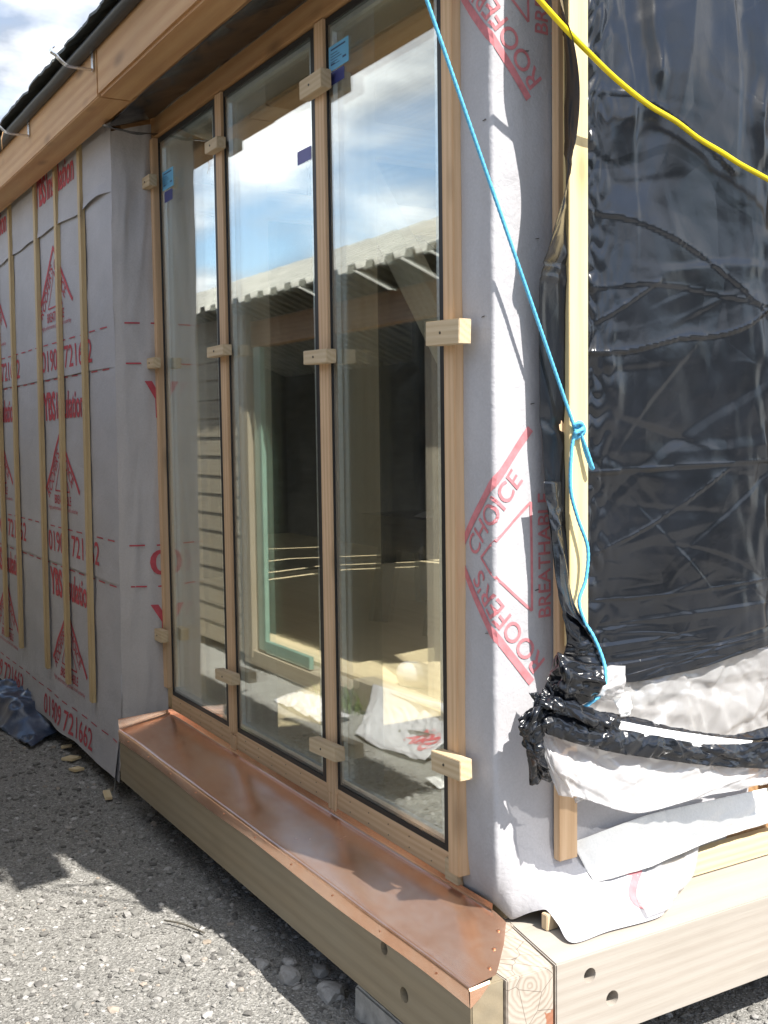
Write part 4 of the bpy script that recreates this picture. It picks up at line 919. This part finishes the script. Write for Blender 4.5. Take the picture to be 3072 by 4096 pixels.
tag(sheet('film_tab', [[(-.18, .328, .527), (-.172, .355, .536), (-.17, .375, .539)], [(-.165, .335, .505), (-.155, .357, .510), (-.158, .376, .510)], [(-.16, .341, .480), (-.155, .36, .481), (-.16, .375, .481)]], MWHITE, None, 14, 14, .001, 9, 0, 9, 66, 0, 1, None, (8, .005, .02, .2, .3)), 'small white film tab sticking out beside the film roll', 'film')
# fleece and film along the wall foot
fle = [[(-.277, .28, .135), (-.276, .42, .150), (-.275, .55, .160), (-.276, .70, .158), (-.277, 1.05, .150)], [(-.262, .30, .095), (-.256, .42, .110), (-.254, .55, .112), (-.255, .75, .110), (-.258, 1.05, .105)], [(-.245, .33, .030), (-.232, .42, .036), (-.228, .52, .040), (-.238, .75, .058), (-.246, 1.05, .060)]]
tag(sheet('white_fleece', fle, MFLEECE, None, 60, 24, .006, 9, .008, 12, 71), 'white fleece strip laid along the foot of the side wall above the pale board', 'fleece')
flm = [[to_building(p) for p in r_] for r_ in ([(-.205, .40, .105), (-.195, .53, .085), (-.180, .64, .085)], [(-.13, .36, .040), (-.12, .46, .036), (-.145, .58, .03)], [(-.05, .33, .014), (-.06, .41, .012), (-.12, .50, .010)])]
tag(sheet('film_scrap', flm, MPOLY, None, 30, 24, .006, 12, .008, 14, 75), 'clear film scrap spilling from the wall foot over the printed membrane', 'film')

# ================================================================== rope and cable
rp = thing('blue_rope', 'taut turquoise blue twisted rope from the header to a knot on the pale batten', 'rope', (-.22, .26, 1.2))
K = (-.222, .245, 1.206)
tube('taut_run', [(-.235, -.305, 2.47), tuple(np.array((-.235, -.305, 2.47)) * .5 + np.array(K) * .5), K], .0045, MROPE, rp, 12, 420, 3, 150)
tube('knot', [(-.226, .244, 1.205), (-.216, .262, 1.212), (-.216, .272, 1.190), (-.224, .254, 1.176), (-.214, .244, 1.188), (-.212, .262, 1.196), (-.222, .272, 1.205), (-.228, .250, 1.196)], .0054, MROPE, rp, 12, 120, 3, 120)
tube('loop', [(-.218, .262, 1.190), (-.214, .278, 1.15), (-.210, .292, 1.110), (-.212, .298, 1.100), (-.216, .294, 1.104), (-.220, .280, 1.14), (-.222, .268, 1.185)], .0041, MROPE, rp, 12, 110, 3, 150)
tube('loose_tail', [(-.222, .248, 1.190), (-.220, .236, 1.14), (-.218, .232, 1.05), (-.214, .250, .98), (-.206, .275, .905), (-.204, .268, .83), (-.204, .246, .775), (-.198, .258, .725), (-.180, .270, .690), (-.165, .285, .64), (-.150, .284, .60), (-.142, .268, .558), (-.150, .232, .532), (-.155, .200, .520)], .0045, MROPE, rp, 12, 380, 3, 150)
yc = tube('yellow_cable', [(-.13, -.075, 2.252), (-.13, .069, 2.155), (-.13, .136, 2.110), (-.13, .204, 2.068), (-.14, .305, 2.020), (-.17, .437, 1.986), (-.20, .560, 1.969), (-.21, .650, 1.940), (-.21, .737, 1.914), (-.20, .795, 1.888), (-.20, .901, 1.860), (-.20, 1.15, 1.79)], .0068, MYEL, None, 12, 160)
tag(yc, 'bright yellow cable sagging across the top of the black sheet', 'cable')

# ================================================================== debris under the left wall
frame(*SITE)
tag(sheet('plastic_scrap', [[(-4.85, -.40, -.335), (-4.4, -.41, -.335), (-3.95, -.36, -.335), (-3.65, -.32, -.34)], [(-4.80, -.30, -.25), (-4.4, -.27, -.23), (-4.1, -.24, -.25), (-3.75, -.22, -.31)], [(-4.75, -.16, -.22), (-4.4, -.12, -.21), (-4.1, -.10, -.24), (-3.80, -.10, -.31)]], MBLUEPL, None, 50, 26, .02, 4, .03, 4, 81), 'dark blue black plastic scrap lying under the membrane wall', 'plastic sheet')
def chip(x, y, a, l, lab, w=.03, h=.012):
    tag(timber('wood_chip', (x, y, gz(x, y) + h), (x + l * math.cos(a), y + l * math.sin(a), gz(x, y) + h * 1.4), w, h, MP, None, (-math.sin(a), math.cos(a), 0)), lab, 'wood chip', 'wood offcuts on the gravel')
chip(-3.40, -.22, .5, .075, 'brightest square wood offcut on the shaded gravel below the membrane wall', .06)
chip(-3.60, -.19, 1.2, .05, 'small tan wood chip farthest under the membrane wall')
chip(-3.20, -.235, .2, .06, 'tan wood chip nearest the membrane corner on the dark gravel', .05)
chip(-2.80, -.20, -.2, .12, 'long dull wood sliver beside the foot of the sill beam')
tag(tube('twig', [(-1.42, -.42, GZ + .012), (-1.36, -.385, GZ + .016), (-1.27, -.345, GZ + .012)], .0030, MSD, None, 6), 'thin dark twig lying across the shadow edge on the sunlit gravel', 'twig')

# ================================================================== the shed opposite (seen mirrored in the glass)
frame(*SHED)
sd = thing('timber_shed', 'old weatherboarded shed with corrugated roof reflected in the panes', 'shed', (-5.5, -3, -.35))
FY = -1.30
def weatherboard(x0, x1, z0, z1, y, out, m, name='board_wall', hgt=.145, gap=0.0):
    V, F = [], []; z = z0
    while z < z1:
        k = len(V); j = random.uniform(-.004, .004)
        for x in (x0, x1): V += [(x, y, z + hgt + j), (x, y + .006 * out, z + hgt + j), (x, y + .013 * out, z + gap + j), (x, y, z + gap + j)]
        F += [(k, k + 1, k + 5, k + 4), (k + 1, k + 2, k + 6, k + 5), (k + 2, k + 3, k + 7, k + 6), (k, k + 3, k + 2, k + 1), (k + 4, k + 5, k + 6, k + 7)]
        z += hgt - .012
    return mesh(name, V, F, m, sd)
weatherboard(-9.5, -4.985, -.28, 1.98, FY, 1, MSH)
box('corner_trim', (-4.985, FY - .02, -.28), (-4.845, FY + .035, 1.98), MSH, sd)
box('threshold', (-4.985, FY - .10, -.33), (-3.47, FY + .03, -.235), MSH, sd); box('threshold', (-3.47, FY - .10, -.33), (-.72, FY + .03, -.17), MSH, sd)
box('header', (-4.985, FY - .08, 1.765), (-.72, FY, 1.93), MI2, sd)
box('inner_post', (-2.945, FY - .25, -.2), (-2.79, FY - .13, 1.765), MI, sd)
grn = box('door_frame', (-4.79, FY - .02, -.215), (-4.68, FY + .012, 1.76), MGREEN, sd); box('door_frame', (-4.68, FY - .02, -.2265), (-4.05, FY + .012, -.150), MGREEN, sd)
box('shed_floor', (-12.5, -5.2, -.34), (-.72, FY - .1, -.21), MPLY, sd, 0)
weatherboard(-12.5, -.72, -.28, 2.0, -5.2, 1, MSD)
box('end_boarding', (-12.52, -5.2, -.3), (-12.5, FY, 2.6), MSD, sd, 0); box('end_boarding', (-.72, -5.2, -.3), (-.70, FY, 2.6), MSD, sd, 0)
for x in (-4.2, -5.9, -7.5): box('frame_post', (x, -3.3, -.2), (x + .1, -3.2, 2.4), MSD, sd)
RZ = lambda y: 2.03 + (-1.13 - y) * .40 if y > -3.15 else 2.03 + 2.02 * .40 - (-3.15 - y) * .40
V, F = [], []
gaps = (-6.05, -6.45, -7.3, -8.6)
px_, prof, cut = [], [], set(); x = -12.7
while x < -.62:
    for st_, hh in ((.085, 0), (.016, 0), (.073, .032), (.016, .032)): px_.append(x); prof.append(hh); x += st_
    if any(abs(x - q) < .095 for q in gaps): px_.append(x); prof.append(0); cut.add(len(px_) - 1); x += .07
for i, x in enumerate(px_):
    for y in (-1.13, -2.1, -3.15, -4.2, -5.3): V.append((x, y, RZ(y) + prof[i] + .003 * math.sin(i * .7)))
for i in range(len(px_) - 1):
    for j in range(4):
        if i in cut and j in (1, 2): continue
        if j == 0 and -2.40 < px_[i] < -1.05: continue  # roof opening added so sun reaches the shed floor
        F.append((i * 5 + j, i * 5 + j + 1, i * 5 + j + 6, i * 5 + j + 5))
n = len(V); V += [(a, b, c - .007) for a, b, c in V]; F += [tuple(reversed([k + n for k in f])) for f in F]
for i in range(len(px_) - 1):
    if not -2.40 < px_[i] < -1.05: F.append((i * 5, i * 5 + 5, i * 5 + 5 + n, i * 5 + n))
mesh('corrugated_roof', V, F, MCORR, sd)
# shed contents
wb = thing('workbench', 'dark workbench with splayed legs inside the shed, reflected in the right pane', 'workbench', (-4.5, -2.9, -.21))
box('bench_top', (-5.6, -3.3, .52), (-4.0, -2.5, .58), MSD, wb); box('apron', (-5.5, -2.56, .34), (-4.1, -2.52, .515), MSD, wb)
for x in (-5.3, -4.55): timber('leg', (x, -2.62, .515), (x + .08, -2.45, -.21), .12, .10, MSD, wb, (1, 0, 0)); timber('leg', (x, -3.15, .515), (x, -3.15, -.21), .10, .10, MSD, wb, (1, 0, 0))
tag(sheet('paper_sheet', [[(-5.0, -2.9, .585), (-4.7, -2.95, .59)], [(-5.0, -2.75, .62), (-4.7, -2.8, .60)], [(-4.95, -2.6, .586), (-4.65, -2.6, .588)]], MWHITE, None, 10, 10, .004, 5, 0, 9, 91), 'folded pale sheet lying on the dark workbench in the shed', 'paper')
tag(tube('membrane_roll', [(-3.30, -1.50, -.135), (-3.0, -1.62, -.135), (-2.55, -1.85, -.135)], .07, MMEM, None, 22, 40, rfun=lambda t, th: 1 + .10 * noise.noise(Vector((t * 6, math.cos(th) * 1.5, math.sin(th) * 1.5))) + .05 * math.sin(3 * th + 5 * t)), 'grey membrane roll lying on the shed floor at the threshold', 'membrane roll')
tag(sheet('membrane_scrap', [[(-3.25, -1.27, -.155), (-2.9, -1.30, -.155), (-2.5, -1.34, -.15)], [(-3.15, -1.18, -.25), (-2.8, -1.20, -.26), (-2.45, -1.24, -.25)], [(-3.0, -1.02, -.335), (-2.7, -1.0, -.335), (-2.4, -1.06, -.33)]], MMEM, None, 60, 48, .008, 4, .0, 5, 95, .006, 1.2, None, (40, .01, .06, .22, .3)), 'grey membrane offcut draped over the shed threshold onto the gravel', 'membrane')
tag(sheet('membrane_scrap', [[(-4.0, -1.20, -.33), (-3.65, -1.17, -.32), (-3.3, -1.16, -.33)], [(-3.95, -1.10, -.32), (-3.6, -1.08, -.30), (-3.25, -1.06, -.325)], [(-3.9, -.98, -.335), (-3.55, -.96, -.33), (-3.2, -.99, -.335)]], MMEM, None, 60, 48, .010, 5, .0, 6, 97, .008, 1.4, None, (50, .01, .06, .30, .3)), 'crumpled grey membrane offcut lying on the gravel before the shed', 'membrane')
def print_on(o, txt, u, v_, h, rot, m, w=None):
    me = o.data; base = WM[o.name]; Vw = [base @ q.co for q in me.vertices]; bt = BVHTree.FromPolygons(Vw, [tuple(p.vertices) for p in me.polygons])
    P = Print(); P.text(txt, u, v_, h, w, rot, .03)
    def fn(a, b_):
        hit = bt.ray_cast(Vector((a, b_, 3)) + Vector(SHED[1]), Vector((0, 0, -1)))[0]
        z = hit.z if hit else -.3
        return (a, b_, z + .003)
    P.build('printed_lettering', fn, m, o, .03)
print_on(bpy.data.objects['membrane_scrap'], 'YBS', -2.66, -1.22, .11, R(8), MRED, .2)
tag(tube('log', [(-2.78, -1.17, -.31), (-2.6, -1.20, -.30), (-2.35, -1.25, -.31)], .032, MSD, None, 12, 24, rfun=lambda t, th: 1 + .2 * noise.noise(Vector((t * 9, math.cos(th), math.sin(th))))), 'short dark log on the gravel reflected at the foot of the right pane', 'log')
tag(sheet('paper_scrap', [[(-2.2, -.98, -.335), (-2.05, -.97, -.33)], [(-2.18, -.92, -.33), (-2.03, -.90, -.335)]], MWHITE, None, 8, 8, .006, 9, 0, 9, 99), 'small white paper scrap on the gravel near the right pane reflection', 'paper')
V, F = [], []
for k in range(150):
    x, y = -3.55 + random.gauss(0, .09), -1.24 + random.gauss(0, .03); a = random.uniform(0, 6.28); l = random.uniform(.06, .16); b = random.uniform(.2, .7); w = .0025; q = len(V)
    dx, dy = math.cos(a), math.sin(a); nx, ny = -dy * w, dx * w
    V += [(x - nx, y - ny, GZ), (x + nx, y + ny, GZ), (x + dx * l * b * .5 + nx, y + dy * l * b * .5 + ny, GZ + l * .7), (x + dx * l * b * .5 - nx, y + dy * l * b * .5 - ny, GZ + l * .7), (x + dx * l * b, y + dy * l * b, GZ + l)]
    F += [(q, q + 1, q + 2, q + 3), (q + 3, q + 2, q + 4)]
tag(mesh('grass_tuft', V, F, simple('grass_green', (.10, .15, .035), .6)), 'tuft of rough green grass at the shed threshold', 'grass')

# ------------------------------------------------------------------ added tree belt, out of view, to darken reflections in the black plastic
frame(*SITE)
V = []; ang = np.linspace(R(-75), R(60), 130)
for k, a in enumerate(ang):
    for j, (dr, h) in enumerate(((0, -.4), (-.6, 1.2), (-.9, 3.0), (-.3, 4.9), (1.2, 6.0), (3.0, 5.4), (4.0, 2.5), (4.3, -.4))):
        r = 24 + dr + 1.3 * fbm(Vector((a * 9, h * .7, 3))); hh = h * (.85 + .35 * noise.noise(Vector((a * 6, 1, 2)))) + .5 * noise.noise(Vector((a * 30, j * 1.0, 5))) * (j in (3, 4, 5))
        V.append((r * math.cos(a), r * math.sin(a), hh))
tb = mesh('added_tree_belt', V, grid_faces(8, len(ang)), simple('far_foliage', (.045, .06, .025), .9, 0, .5, 1.5, [(3, .8, .4)]), smooth=True)
tb['kind'] = 'stuff'; tag(tb, 'added unseen belt of dark trees that deepens the reflections in the black plastic', 'trees')
